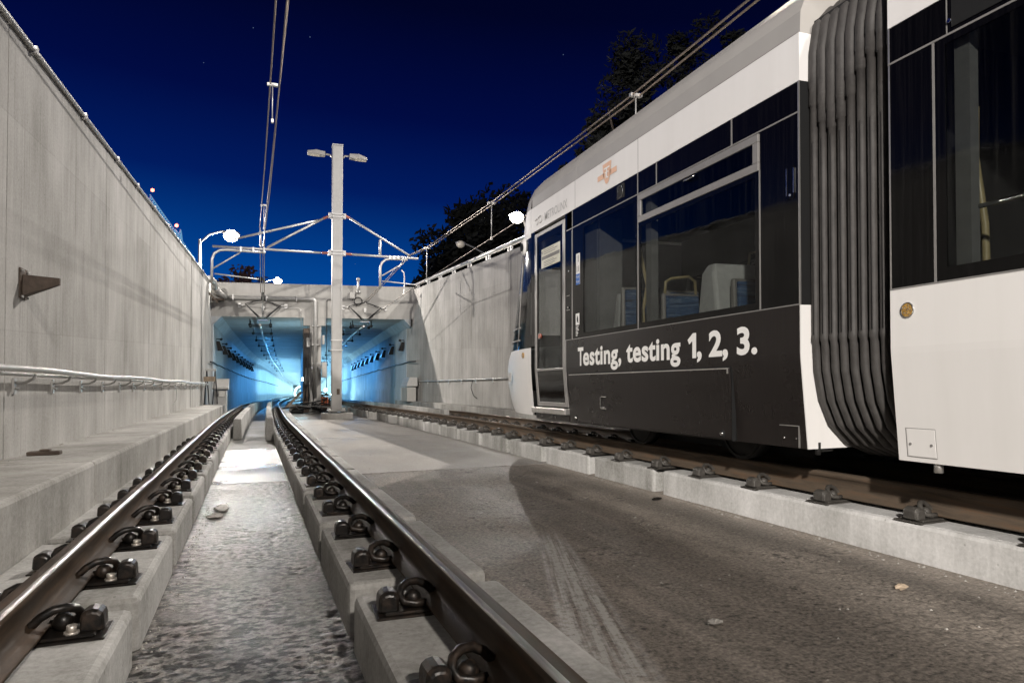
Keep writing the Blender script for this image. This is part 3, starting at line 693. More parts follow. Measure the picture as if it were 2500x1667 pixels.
for s_ in (-1, 1):
    for z in (6.74, 5.42):
        b = MB(); b.box(MX + s_*.18, MX + s_*.30, MY - .07, MY + .07, z - .09, z + .09); b.build('arm_bracket', M['galv'], t)
    # luminaire
    zl = 8.92
    b = MB(); b.tube([(MX + s_*.17, MY, zl - .12), (MX + s_*.26, MY, zl - .02), (MX + s_*.42, MY, zl - .01)], .035, 8)
    a = .02 if s_ < 0 else -.05
    b.loft([[(MX + s_*.42, MY - .12, zl - .09), (MX + s_*.42, MY + .12, zl - .09), (MX + s_*.42, MY + .11, zl + .06), (MX + s_*.42, MY - .11, zl + .06)],
            [(MX + s_*.75, MY - .16, zl - .09 + a*.5), (MX + s_*.75, MY + .16, zl - .09 + a*.5), (MX + s_*.75, MY + .13, zl + .08 + a*.3), (MX + s_*.75, MY - .13, zl + .08 + a*.3)],
            [(MX + s_*1.03, MY - .13, zl - .08 + a), (MX + s_*1.03, MY + .13, zl - .08 + a), (MX + s_*1.03, MY + .11, zl + .02 + a), (MX + s_*1.03, MY - .11, zl + .02 + a)]])
    h = b.build('lamp_head', M['frame'], t, bevel=.01)
    b = MB(); b.add([(MX + s_*.62, MY - .12, zl - .097 + a*.4), (MX + s_*1.0, MY - .10, zl - .087 + a), (MX + s_*1.0, MY + .10, zl - .087 + a), (MX + s_*.62, MY + .12, zl - .097 + a*.4),
                     (MX + s_*.62, MY - .172, zl - .06 + a*.4), (MX + s_*1.0, MY - .142, zl - .05 + a)], [(0,1,2,3), (0,4,5,1)]); b.build('lens', M['offlens'], h)
def arm(b, p0, p1, r=.035): b.cyl((p0[0], MY, p0[1]), (p1[0], MY, p1[1]), r, 10)
def insulator(p0, p1):
    b = MB(); n = 9
    P = [Vector((p0[0], MY, p0[1])).lerp(Vector((p1[0], MY, p1[1])), i/n) for i in range(n+1)]
    b.tube(P, [.03 if i % 2 else .055 for i in range(n+1)], 10); b.build('insulator', M['insul'], t)
# left cantilever
b = MB(); arm(b, (1.78, 6.55), (-.95, 5.74), .038); b.build('top_tube', M['galv'], t)
b = MB(); arm(b, (1.95, 6.62), (.09, 5.50), .040); b.build('stay_tube', M['galv'], t)
b = MB(); arm(b, (1.88, 5.41), (-1.64, 5.46), .040); b.build('boom', M['galv'], t)
b = MB(); b.tube([(.05, MY, 5.33), (-1.2, MY, 5.36), (-1.42, MY, 5.33), (-1.58, MY, 5.22), (-1.65, MY, 5.03), (-1.65, MY, 4.20)], .045, 10); b.build('drop_bracket', M['galv'], t)
b = MB(); arm(b, (-1.6, 4.72), (-.77, 5.29), .026); b.build('strut', M['galv'], t)
b = MB(); arm(b, (-1.56, 4.54), (-.17, 4.40), .024); b.build('steady_arm', M['galv'], t)
b = MB(); b.cyl((-.14, MY, 6.2), (-.10, MY, 5.45), .022, 6); b.cyl((.02, MY, 6.2), (-.04, MY, 5.45), .022, 6); b.build('wire_hanger', M['galv'], t)
insulator((2.19, 6.74), (1.95, 6.62)); insulator((2.17, 5.41), (1.90, 5.41))
# right cantilever
b = MB(); arm(b, (2.87, 6.69), (5.05, 5.44), .038); b.build('stay_tube', M['galv'], t)
b = MB(); arm(b, (2.95, 5.40), (5.35, 5.36), .042); b.build('boom', M['galv'], t)
b = MB(); arm(b, (3.95, 5.98), (3.95, 5.40), .045); b.build('hanger_post', M['galv'], t)
b = MB(); b.tube([(4.95, MY, 5.30), (4.33, MY, 5.31), (4.15, MY, 5.27), (4.02, MY, 5.16), (3.96, MY, 4.98), (3.955, MY, 4.2)], .045, 10); b.build('drop_bracket', M['galv'], t)
b = MB(); arm(b, (4.03, 4.68), (4.80, 5.17), .028); b.build('strut', M['galv'], t)
b = MB(); arm(b, (4.03, 4.49), (5.27, 4.39), .022); b.build('steady_arm', M['galv'], t)
b = MB(); b.tube([(4.73, MY, 4.92), (4.82, MY, 4.82), (4.84, MY, 4.6), (4.83, MY, 4.05), (4.78, MY, 3.95)], .022, 8); b.build('drop_cable', M['galv'], t)
insulator((2.70, 6.77), (2.87, 6.69)); insulator((2.70, 5.41), (2.95, 5.40))
for xs, z0, z1 in (((4.3, 4.45, 4.6, 4.75), 5.29, 5.42), ((-.75, -.35, .0), 5.31, 5.48)):
    for x in xs:
        b = MB(); b.box(x - .03, x + .03, MY - .06, MY + .06, z0, z1); b.build('tube_clamp', M['galv'], t)

# ------------------------------------------------------------------ overhead wires
def wire(pts, r, label, grp=None, mat='wire'):
    P = []
    for i in range(len(pts) - 1):
        for q in range(6): P.append(Vector(pts[i]).lerp(Vector(pts[i+1]), q/6))
    P.append(Vector(pts[-1])); b = MB(); b.tube(P, r, 6)
    return tag(b.build('overhead_wire', M[mat], origin=pts[0]), label, 'wire', grp)
lm1 = wire([(.40, -5, 5.95), (.125, 10.2, 6.02), (0, 17.7, 6.08), (-.145, 25.3, 6.2), (-.13, 30.5, 4.62)], .014, 'bronze messenger wire over the left track, left wire of its pair', 'messenger wires over the left track')
lm2 = wire([(.56, -5, 5.95), (.285, 10.2, 6.02), (.15, 17.7, 6.08), (.0, 25.3, 6.2), (.01, 30.5, 4.62)], .014, 'bronze messenger wire over the left track, right wire of its pair', 'messenger wires over the left track')
wire([(.48, -5, 5.25), (.235, 9, 5.35), (.12, 17.7, 5.42), (-.05, 25.3, 5.45), (-.04, 30.6, 3.62)], .011, 'single contact wire below the messenger pair over the left track')
rm1 = wire([(4.83, -5, 4.9), (4.87, 6, 4.78), (4.86, 8.6, 4.74), (4.88, 15, 4.85), (4.92, 22, 5.13), (4.98, 25.3, 5.46), (4.14, 30.5, 4.35)], .014, 'messenger wire over the streetcar, left wire of its pair', 'messenger wires over the streetcar')
rm2 = wire([(4.93, -5, 4.9), (4.97, 6, 4.78), (4.97, 8.6, 4.74), (4.98, 15, 4.85), (5.02, 22, 5.13), (5.06, 25.3, 5.46), (4.24, 30.5, 4.35)], .014, 'messenger wire over the streetcar, right wire of its pair', 'messenger wires over the streetcar')
wire([(4.87, -5, 4.2), (4.87, 13.5, 4.02), (4.87, 24, 4.06), (4.2, 31, 3.52)], .010, 'lower contact wire running from the streetcar roof to the right tunnel mouth')
def hanger(x, y, z0, z1, label, grp):
    t = thing('wire_hanger', label, 'hanger', (x, y, z1), grp)
    b = MB(); b.cyl((x, y, z0), (x, y, z1), .010, 6); b.build('rod', M['galv'], t)
    b = MB(); b.box(x - .09, x + .09, y - .03, y + .03, z1 - .02, z1 + .025); b.build('clamp', M['galv'], t); b = MB(); b.box(x - .02, x + .02, y - .03, y + .03, z0 - .02, z0 + .04); b.build('clamp', M['galv'], t)
hanger(4.92, 8.6, 4.15, 4.74, 'short rod hanging from the messenger pair just above the streetcar roof', 'droppers over the right track')
hanger(4.92, 15.2, 4.04, 4.86, 'thin rod hanging from the wires ahead of the streetcar roof', 'droppers over the right track')
hanger(4.95, 22.1, 4.05, 5.13, 'thin rod hanging from the wires beside the mast arm', 'droppers over the right track')
hanger(.12, 12.9, 5.38, 6.03, 'short rod hanging from the wires high above the left track', 'droppers over the left track')
hanger(-.02, 22.0, 5.43, 6.13, 'short rod hanging from the left track wires near the mast', 'droppers over the left track')
# wire terminations on the portal face
def yoke(x0, label):
    y = 30.86; t = thing('wire_yoke', label, 'wire anchor', (x0, y, 4.1), 'wire yokes on the portal')
    b = MB(); b.tube([(x0 - .03, 30.5, 4.62 if x0 < 1 else 4.35), (x0 - .06, y - .1, 4.32), (x0 - .40, y - .1, 4.27), (x0 - .68, y - .05, 4.17), (x0 - .45, y - .1, 3.92), (x0 - .13, y - .1, 3.58)], .024, 8); b.build('left_cable', M['cable'], t)
    b = MB(); b.tube([(x0 + .03, 30.5, 4.62 if x0 < 1 else 4.35), (x0 + .06, y - .1, 4.32), (x0 + .40, y - .1, 4.22), (x0 + .70, y - .05, 4.12), (x0 + .45, y - .1, 3.90), (x0 + .13, y - .1, 3.58)], .024, 8); b.build('right_cable', M['cable'], t)
    b = MB(); b.tube([(x0 - .36, y - .12, 4.26), (x0 - .62, y - .06, 4.12), (x0 - .40, y - .12, 3.9), (x0 - .06, y - .12, 3.58)], .013, 6); b.tube([(x0 + .36, y - .12, 4.2), (x0 + .62, y - .06, 4.08), (x0 + .40, y - .12, 3.88), (x0 + .06, y - .12, 3.58)], .013, 6); b.build('jumper', M['cable'], t)
    for s_ in (-1, 1):
        b = MB(); b.cyl((x0 + s_*.70, y, 4.13), (x0 + s_*.94, y + .08, 4.12), .045, 8); b.box(x0 + s_*.86, x0 + s_*.98, y + .05, 31, 4.02, 4.22); b.build('wall_insulator', M['galv'], t)
    b = MB(); b.box(x0 - .06, x0 + .06, y - .05, 30.98, 4.0, 4.10); b.box(x0 - .045, x0 + .045, y - .02, 30.9, 3.93, 4.0); b.build('pulley_box', M['galv'], t)
    b = MB(); b.box(x0 - .20, x0 + .20, y - .05, y + .02, 3.49, 3.53); b.build('cross_bar', M['steel'], t)
    return t
yoke(-.04, 'black wire yoke fixed to the portal above the left tunnel mouth')
yoke(4.17, 'black wire yoke fixed to the portal above the right tunnel mouth')
# overhead conductor bars and their ceiling hangers
def ceil_z(y): return OPEN
b = MB(); b.tube([(lc(y)*.75 + .02*0 - .05 + .0, y, 3.36) for y in frange(31.3, 120, 2.5)], .05, 6)
tag(b.build('conductor_bar', M['alu'], origin=(0, 31.3, 3.36)), 'bright aluminium overhead bar curving away into the left tunnel', 'conductor bar')
b = MB(); b.tube([(rc(y) - .25, y, 3.36) for y in frange(31.3, 120, 2.5)], .05, 6)
tag(b.build('conductor_bar', M['alu'], origin=(4.2, 31.3, 3.36)), 'bright aluminium overhead bar running into the right tunnel behind the mast', 'conductor bar')
tproto = None
for cf, off, side in ((lc, -.05, 'left'), (rc, -.25, 'right')):
    for i, y in enumerate([31.9, 32.7, 36.5, 41, 45.5, 50.5, 56, 62, 69, 77, 86, 96]):
        x = (cf(y)*.75 if cf is lc else cf(y)) + off; loc = W((x, y, OPEN)); lab = 'dark bar hanger on the %s tunnel ceiling, %s from the mouth' % (side, ordinal(i+1)); grp = 'bar hangers on the tunnel ceilings'
        if tproto is None:
            tproto = thing('bar_hanger', lab, 'hanger', (x, y, OPEN), grp); tproto['org'] = (0, 0, 0)
            b = MB(); b.box(-.46, .46, -.025, .025, -.26, -.22); b.build('cross_bar', M['cable'], tproto, local=True)
            for s_ in (-1, 1):
                b = MB(); b.cyl((s_*.42, 0, -.22), (s_*.42, 0, 0), .02, 6); b.ball((s_*.42, 0, -.24), .07); b.build('drop_rod', M['cable'], tproto, local=True)
            tproto.location = loc
        else: copy_thing(tproto, loc, None, lab)
# cable brackets along the outer tunnel walls
cproto = None
for cf, wx, side in ((lc, -1.82, 'left'), (rc, 1.80, 'right')):
    s_ = 1 if side == 'left' else -1
    for i in range(10):
        y = 32.6 + i*3.0; x = cf(y) + wx; loc = W((x, y, 2.55)); lab = 'dark hooded cable bracket on the %s tunnel wall, %s from the mouth' % (side, ordinal(i+1)); grp = 'hooded brackets on the tunnel walls'
        if cproto is None:
            cproto = thing('cable_bracket', lab, 'bracket', (x, y, 2.55), grp); cproto['org'] = (0, 0, 0)
            b = MB(); b.loft([[(.02, -.16, .2), (.14, -.16, .2), (.14, .16, .2), (.02, .16, .2)], [(.06, -.13, -.22), (.30, -.13, -.22), (.30, .13, -.22), (.06, .13, -.22)]]); b.build('hood', M['iron'], cproto, local=True)
            b = MB(); b.box(.0, .20, -.03, .03, .26, .31); b.ball((.2, 0, .28), .06); b.build('arm', M['cable'], cproto, local=True)
            b = MB(); b.add([(.145, -.165, .19), (.145, .165, .19), (.305, .135, -.22), (.305, -.135, -.22)], [(0,1,2,3)]); b.build('face_plate', M['alu'], cproto, local=True)
            cproto.location = loc
        else: copy_thing(cproto, loc, (0, 0, 0 if s_ > 0 else math.pi), lab)
for cf, wx, side in ((lc, -1.79, 'left'), (rc, 1.77, 'right')):
    b = MB(); b.tube([(cf(y) + wx, y, 1.78 - .05*abs(math.sin(y*.9))) for y in frange(29.5 if side == 'left' else 29.8, 120, 1.5)], .03, 6)
    tag(b.build('wall_cable', M['cable'], origin=(cf(31) + wx, 31, 1.78)), 'thin black cable strung along the %s tunnel wall' % side, 'cable')
# downpipe across the portal
t = thing('drain_pipe', 'galvanised pipe crossing the portal face and dropping down the centre column', 'pipe', (0, 30.85, 4.4))
b = MB(); b.tube([(-2.0, 29.2, 4.93), (-1.93, 29.5, 4.93), (-1.86, 29.75, 4.88), (-1.84, 29.85, 4.75), (-1.84, 29.95, 4.66)], .12, 10); b.build('elbow', M['galv'], t)
b = MB(); b.tube([(-1.84, 29.95, 4.70), (-1.75, 30.3, 4.52), (-1.5, 30.8, 4.43)], [.15, .15, .11], 12); b.build('expansion_sleeve', M['galv'], t)
b = MB(); b.tube([(-1.55, 30.85, 4.43), (1.85, 30.85, 4.44), (1.98, 30.85, 4.43), (2.05, 30.85, 4.36), (2.07, 30.85, 4.24), (2.07, 30.85, .2)], .085, 12); b.build('pipe', M['galv'], t)
for z in (3.3, 2.5, 1.7):
    b = MB(); b.box(1.93, 2.21, 30.8, 30.99, z - .02, z + .02); b.build('clip', M['galv'], t)
for x in (-1.2, .1, 1.3):
    b = MB(); b.box(x - .02, x + .02, 30.75, 30.99, 4.32, 4.55); b.build('clip', M['galv'], t)
b = MB(); b.box(-1.98, -1.5, 30.2, 30.5, 4.22, 4.30); b.add([(-2.02, 29.4, 4.35), (-2.02, 29.6, 4.35), (-1.75, 30.2, 4.10), (-1.75, 30.4, 4.10), (-2.02, 29.4, 4.45), (-1.75, 30.2, 4.2), (-1.45, 30.9, 4.35), (-1.45, 30.9, 4.45)], [(0,2,5,4), (2,6,7,5), (0,1,3,2), (1, 3, 5, 4)]); b.build('support_bracket', M['rust'], t)
# thin conduits on the portal face
for pts, lab in (([(-1.0, 30.96, 4.06), (1.38, 30.96, 4.06), (1.48, 30.96, 4.0), (1.50, 30.96, 3.3)], 'thin grey conduit looping over the left tunnel mouth'),
                 ([(3.1, 30.96, 4.46), (2.62, 30.96, 4.46), (2.56, 30.96, 4.40), (2.56, 30.96, .3)], 'thin dark conduit dropping beside the centre column by the mast')):
    b = MB(); b.tube(pts, .018, 6); tag(b.build('portal_conduit', M['galv'] if 'grey' in lab else M['cable'], origin=pts[0]), lab, 'conduit')
t = thing('ring_bracket', 'round steel ring bracket on the portal face above the right tunnel', 'bracket', (3.87, 30.9, 4.4))
b = MB(); b.tube([(3.87 + .17*math.cos(a), 30.85, 4.40 + .17*math.sin(a)) for a in [2*math.pi*i/16 for i in range(17)]], .024, 8); b.build('ring', M['cable'], t)
b = MB(); b.box(3.5, 3.72, 30.75, 30.99, 4.5, 4.78); b.build('box', M['portal'], t)
t = thing('signal_stub', 'short white round-headed post standing on the portal parapet', 'post', (3.87, 30.8, 4.9))
b = MB(); b.cyl((3.87, 30.82, 4.75), (3.87, 30.82, 5.28), .045, 8); b.box(3.78, 3.96, 30.8, 30.98, 4.78, 4.86); b.build('stem', M['galv'], t)
b = MB(); b.ball((3.87, 30.82, 5.35), .085); b.build('head', M['greypaint'], t)

# ------------------------------------------------------------------ clutter at the centre column and the left walkway end
t = thing('junction_boxes', 'cluster of grey junction boxes and ducts on the centre column', 'electrical boxes', (1.9, 31, 1.5))
for x0, x1, z0, z1 in ((2.35, 2.55, 1.1, 1.75), (1.72, 1.86, 2.4, 2.8), (2.36, 2.46, 2.5, 2.9), (1.66, 1.86, .8, 1.5)):
    b = MB(); b.box(x0, x1, 30.75, 31.0, z0, z1); b.build('box', M['cabinet'], t, bevel=.015)
b = MB(); b.box(1.60, 1.84, 30.9, 31.4, -.4, 3.2); b.build('duct', M['rust'], t)
for i in range(7):
    b = MB(); x = 1.62 + .05*i; b.tube([(x, 30.8 - .02*i, 3.0), (x - .03, 30.8, 2.0), (x + .05*math.sin(i), 30.7, 1.0), (x + .1*math.cos(i*2), 30.6, .1)], .018, 6); b.build('cable', M['cable'], t)
b = MB()
for x in (1.95, 2.28):
    b.cyl((x, 30.83, 1.52), (x, 30.88, 1.52), .07, 12)
b.build('gauge', M['steel'], t)
t = thing('flood_lamp', 'glaring work lamp on the side of the centre column in the left tunnel', 'work lamp', (1.9, 34, 1.2))
b = MB(); b.box(1.70, 1.82, 33.9, 34.05, 1.0, 1.1); b.build('housing', M['cabinet'], t)
b = MB(); b.ball((1.76, 33.88, 1.12), .075); b.build('lens', M['cyanlamp'], t)
for x, y, z, lab in ((4.9, 60, .75, 'glaring work lamp low in the right tunnel beside the mast'), (5.6, 62, .35, 'second glaring work lamp close to the mast foot in the right tunnel')):
    t = thing('flood_lamp', lab, 'work lamp', (x, y, z)); b = MB(); b.box(x - .1, x + .1, y, y + .15, z - .25, z - .08); b.cyl((x, y + .1, z - .25), (x, y + .1, -.4), .03, 6); b.build('stand', M['cabinet'], t)
    b = MB(); b.ball((x, y, z), .13); b.build('lens', M['cyanlamp'], t)
    lamp('work_light', W((x, y - .4, z + .2)), 160, (.45, .85, 1), .12)
lamp('work_light', W((1.62, 33.6, 1.15)), 160, (.55, .88, 1), .07)
rnd = random.Random(3)
t = thing('cable_heap', 'tangled heap of black cables and scrap at the foot of the centre column', 'cable heap', (2.0, 33.2, -.44))
for q, (m_, n_, r_) in enumerate((('cable', 34, .028), ('rust', 12, .03), ('galv', 6, .02))):
    b = MB()
    for i in range(n_):
        x = rnd.uniform(1.55, 2.9); y = rnd.uniform(31.4, 34.2) - .9; h = rnd.uniform(.0, .75)*max(0, 1 - abs(x - 2.2)/.9)
        P = [(x + rnd.uniform(-.5, .5)*j/2, y + rnd.uniform(-.25, .25), -.42 + max(.02, h + rnd.uniform(-.2, .25)*(1 if j % 2 else .5))) for j in range(5)]
        b.tube(P, r_, 6)
    b.build('cable_tangle' if q == 0 else ('scrap_tangle' if q == 1 else 'bright_wire_tangle'), M[m_], t)
b = MB(); b.box(2.42, 2.75, 32.2, 32.5, -.2, .25); b.build('orange_crate', M['orange'], t, bevel=.02)
b = MB()
for i in range(9): b.tube([(1.3 + rnd.uniform(-.1, .1), 31.6, -.40 + .02*i), (2.1, 31.4 + rnd.uniform(-.2, .2), -.36 + .03*i), (2.9 + rnd.uniform(-.1, .2), 31.7, -.40 + .01*i)], .03, 6)
b.build('rods', M['cable'], t)
b = MB(); b.loft([[(1.02, 31.3, -.44), (1.62, 31.3, -.44), (1.62, 31.9, -.44), (1.02, 31.9, -.44)], [(1.06, 31.34, -.02), (1.50, 31.34, -.02), (1.50, 31.86, -.02), (1.06, 31.86, -.02)]])
tag(b.build('concrete_block', M['portal'], origin=(1.3, 31.6, -.44), bevel=.02), 'white concrete block on the slab in front of the left tunnel mouth', 'block')
b = MB(); b.loft([[(.62, 31.0, -.40), (.72, 31.0, -.44), (.72, 31.25, -.44), (.62, 31.25, -.40)], [(1.50, 31.4, .52), (1.60, 31.4, .47), (1.60, 31.65, .47), (1.50, 31.65, .52)]])
tag(b.build('plank', M['timber'], origin=(.7, 31.1, -.44)), 'timber plank leaning up beside the white concrete block', 'plank')
# left end of the walkway
t = thing('control_cabinet', 'grey control cabinet with sloping lid at the end of the left walkway', 'cabinet', (-1.62, 28.2, .0))
b = MB(); b.box(-1.72, -1.28, 28.0, 28.5, -.44, .62); b.build('body', M['cabinet'], t, bevel=.02)
b = MB(); b.loft([[(-1.78, 27.9, .66), (-1.22, 27.9, .66), (-1.22, 28.55, .62), (-1.78, 28.55, .62)], [(-1.78, 27.9, .74), (-1.22, 27.9, .74), (-1.22, 28.55, 1.06), (-1.78, 28.55, 1.06)]]); b.build('lid', M['cabinet'], t, bevel=.015)
b = MB(); b.box(-1.6, -1.34, 27.88, 27.9, .40, .60); b.build('display', M['steel'], t)
t = thing('trestle', 'folding metal trestle leaning at the end of the left walkway', 'trestle', (-1.85, 27.2, .15))
b = MB()
for x in (-1.98, -1.70):
    b.cyl((x, 27.0, .13), (x + .06, 27.3, 1.35), .022, 6); b.cyl((x + .12, 27.6, .13), (x + .06, 27.3, 1.35), .022, 6)
b.build('legs', M['cable'], t)
b = MB(); b.box(-1.98, -1.60, 27.2, 27.4, 1.33, 1.40); b.build('top_bar', M['galv'], t)
b = MB(); b.box(-2.0, -1.62, 26.9, 27.0, .95, 1.12); b.build('board', M['timber'], t)
t = thing('wall_box', 'small concrete equipment box low on the right wall beside the tunnel', 'box', (6.2, 30, .2))
b = MB(); b.box(5.85, 6.25, 29.9, 31.2, .0, .62); b.build('base', M['portal'], t, bevel=.02)
b = MB(); b.loft([[(5.80, 29.8, .66), (6.3, 29.8, .66), (6.3, 31.2, .66), (5.80, 31.2, .66)], [(5.95, 29.9, 1.05), (6.3, 29.9, 1.05), (6.3, 31.2, 1.05), (5.95, 31.2, 1.05)]]); b.build('hood', M['cabinet'], t, bevel=.02)
# small litter
def blob(name, x, y, z, r, m, label, cat, sq=(1, 1, .5), seed=1):
    rr = random.Random(seed); b = MB(); b.ball((x, y, z + r*sq[2]*.8), r, 0, 9, 6, sq)
    b.v = [(p[0] + rr.uniform(-.2, .2)*r, p[1] + rr.uniform(-.2, .2)*r, p[2] + rr.uniform(-.12, .12)*r) for p in b.v]
    for i in range(len(b.s)): b.s[i] = False
    return tag(b.build(name, m, origin=(x, y, z)), label, cat)
blob('crumpled_paper', -.36, 7.1, -.44, .060, M['paper'], 'crumpled white paper lying on the wet slab between the left rails', 'litter', (1.2, .9, .6), 2)
blob('mud_clod', -.40, 6.75, -.44, .055, M['stone'], 'dirty clod lying beside the crumpled white paper', 'clod', (1.3, 1, .4), 4)
blob('pebble', 3.30, 2.9, -.44, .030, M['timber'], 'pale pebble on the brown slab near the long plinth block', 'pebble', (1.3, .9, .5), 5)
blob('pebble', 2.03, 2.82, -.44, .030, M['stone'], 'flat grey pebble in the middle of the brown slab', 'pebble', (1.4, .9, .35), 6)
blob('pebble', 3.62, 5.95, -.44, .04, M['iron'], 'small dark stone by the plinth gap below the streetcar', 'pebble', (1.4, .7, .35), 8)
rg = random.Random(11); b = MB()
for i in range(900):
    q = rg.random()
    if q < .35: x = 3.82 - abs(rg.gauss(0, .05)); y = rg.uniform(2.2, 14)
    elif q < .6: x = rg.uniform(1.05, 3.8); y = rg.uniform(2.0, 15)
    elif q < .8: x = lc(5) - .7525 + .33 + abs(rg.gauss(0, .05)); y = rg.uniform(2.0, 9)
    else: x = -2.0 + abs(rg.gauss(0, .06)); y = rg.uniform(5, 22)
    z = LT if x < -1.3 else -.442; r = rg.uniform(.003, .010)*(1.6 if rg.random() < .06 else 1)
    o = len(b.v); a = rg.uniform(0, 3)
    b.add([(x + r*1.3*math.cos(a), y + r*1.3*math.sin(a), z), (x - r*math.sin(a), y + r*math.cos(a), z), (x - r*1.2*math.cos(a), y - r*1.2*math.sin(a), z), (x + r*math.sin(a), y - r*math.cos(a), z), (x + .2*r, y, z + r*rg.uniform(.6, 1.1))], [(0,1,4),(1,2,4),(2,3,4),(3,0,4)])
tag(b.build('grit', M['stone']), 'loose grit scattered on the slabs and along the wall foot', 'grit', kind='stuff')
b = MB(); b.box(-1.93, -1.68, 7.10, 7.20, .15, .185); b.box(-1.84, -1.76, 7.12, 7.19, .185, .20)
tag(b.build('scrap_bar', M['rust'], origin=(-1.8, 7.15, .15), bevel=.008), 'rusty scrap bar lying on the left walkway against the wall', 'scrap')

# ------------------------------------------------------------------ streetcar
CAR = thing('streetcar', 'white and black low-floor streetcar with a slogan on its dark side', 'streetcar', (4.925, 7, 0))
S = 3.6; CX = 4.925
def P(mb, name, m, bevel=0, parent=None): return mb.build(name, m, parent or CAR, bevel=bevel, seg=2)
def skx(z):   # side profile: the skirt tucks in below z = 0.88
    if z >= .88: return S
    return S + (.88 - z)/(.88 - .215)*.06
SKP = [(3.66, .215), (3.634, .50), (3.61, .77), (3.602, .86), (3.6, .90), (3.6, 1.245)]
def skirt(y0, y1, name, m, inset=.05, z1=1.245):
    b = MB(); pr = [(x, min(z, z1)) for x, z in SKP]; pr = pr + [(x + inset, z) for x, z in pr[::-1]]
    b.prism_y(pr, y0, y1); return P(b, name, m)
sk = skirt(3.985, 8.06, 'skirt_panel', M['wrap']); sk['label'] = 'dark brown vinyl-wrapped skirt panel'
# access flap
def flap(y0, y1, z0, z1, prx, m, name, bev=.012, parent=None):
    b = MB(); zs = [z0, (z0+z1)/2, z1]
    pr = [(skx(z) - prx, z) for z in zs]; pr += [(skx(z) + .005, z) for z in zs[::-1]]
    b.prism_y(pr, y0, y1); return P(b, name, m, bev, parent)
flap(4.765, 7.985, .222, .832, .002, M['gap'], 'flap_gap', 0)
fl = flap(4.78, 7.965, .225, .815, .016, M['wrap'], 'access_flap')
b = MB(); b.prism_y([(skx(.81) - .0175, .807), (skx(.81) - .0175, .8165), (skx(.81), .8165), (skx(.81), .807)], 4.80, 7.955); b.box(3.584, 3.61, 4.79, 4.80, .77, .8165); P(b, 'flap_edge_glint', M['alu'], 0, fl)  # bright strip added for the highlight along the flap's bevelled edge
b = MB(); b.box(3.606, 3.64, 4.755, 4.765, .22, .835); P(b, 'flap_seam', M['gap'], 0, fl)
b = MB(); b.box(3.59, 3.64, 6.95, 7.10, .415, .425); b.box(3.59, 3.64, 6.95, 7.10, .545, .555); b.box(3.59, 3.64, 7.09, 7.10, .415, .555); P(b, 'flap_latch', M['steel'], 0, fl)
for y, z in ((4.93, .27), (7.83, .285)):
    b = MB(); b.cyl((skx(z) - .035, y, z), (skx(z), y, z), .016, 10); P(b, 'flap_screw', M['steel'], 0, fl)
    b = MB(); b.cyl((skx(z) - .020, y, z), (skx(z), y, z), .034, 14); P(b, 'screw_washer', M['gap'], 0, fl)
h = flap(4.05, 4.235, .222, .375, .004, M['wrap'], 'corner_hatch', .004)
b = MB(); b.box(skx(.3) - .012, skx(.3), 4.045, 4.052, .22, .378); b.box(skx(.37) - .012, skx(.37) + .01, 4.045, 4.24, .374, .380)
P(b, 'hatch_edge', M['alu'], 0, h)
for y in (4.08, 4.205):
    b = MB(); b.cyl((skx(.28) - .012, y, .285), (skx(.28), y, .285), .009, 8); P(b, 'hatch_screw', M['steel'], 0, h)
# lettering
b = MB(); letter_side(b, 'T', 7.70, .915, S - .004, height=.222, width=.155, offset=.030)
letter_side(b, 'esting, testing', 7.555, .915, S - .004, height=.222, width=2.065, offset=.030, spacing=1.05)
letter_side(b, ', 2, 3.', 5.235, .915, S - .004, height=.222, width=.80, offset=.036, spacing=1.0)
b.add([(S - .004, y, z) for y, z in ((5.243, .915), (5.243, 1.137), (5.293, 1.137), (5.375, 1.082), (5.349, 1.040), (5.302, 1.068), (5.302, .915))], [tuple(range(7))]); so = P(b, 'slogan_lettering', M['textw']); so['label'] = 'bold white slogan lettering'
# upper side: band, black panels, seams
b = MB(); b.box(S, S + .06, 3.975, 9.28, 2.852, 3.20); P(b, 'cantrail_band', M['white'])
b = MB(); b.box(S + .002, S + .05, 3.985, 8.03, 2.637, 2.848); P(b, 'upper_black_panel', M['black'])
b = MB(); b.box(S + .002, S + .05, 3.985, 4.395, 1.255, 2.623); P(b, 'end_black_panel', M['black'])
b = MB()
b.box(S - .002, S + .03, 3.985, 8.05, 1.2452, 1.254); b.box(S - .002, S + .03, 3.985, 8.04, 2.624, 2.636)
for y in (4.74, 5.90): b.box(S - .001, S + .03, y - .008, y + .008, 2.637, 2.85)
b.box(S - .001, S + .03, 6.253, 6.268, 1.255, 2.851); b.box(S - .0015, S + .03, 4.396, 4.41, 1.255, 2.34); b.box(S - .001, S + .03, 7.86, 7.872, 1.255, 2.851)
P(b, 'panel_seams', M['seam'])
b = MB(); b.box(S - .001, S + .03, 6.248, 6.254, 2.852, 3.20); b.box(S - .001, S + .03, 7.778, 7.785, 2.852, 3.20); P(b, 'band_seam', M['seam'])
def window(y0, y1, z0, z1, fy0, fy1, fz0, fz1, name='window', m='glass'):
    """black border with a clear pane inside; y0..y1 pane, fy0..fy1 border"""
    b = MB(); X0, X1 = S + .002, S + .012
    b.box(X0, X1, fy0, fy1, fz0, z0); b.box(X0, X1, fy0, fy1, z1, fz1); b.box(X0, X1, fy0, y0, z0, z1); b.box(X0, X1, y1, fy1, z0, z1)
    wn = P(b, name, M['black'])
    b = MB(); b.box(X0 + .002, X1 - .002, y0, y1, z0, z1); P(b, 'pane', M[m], 0, wn); return wn
window(6.30, 7.55, 1.31, 2.57, 6.27, 7.858, 1.256, 2.622)
window(4.46, 6.21, 1.31, 2.29, 4.412, 6.25, 1.256, 2.328)
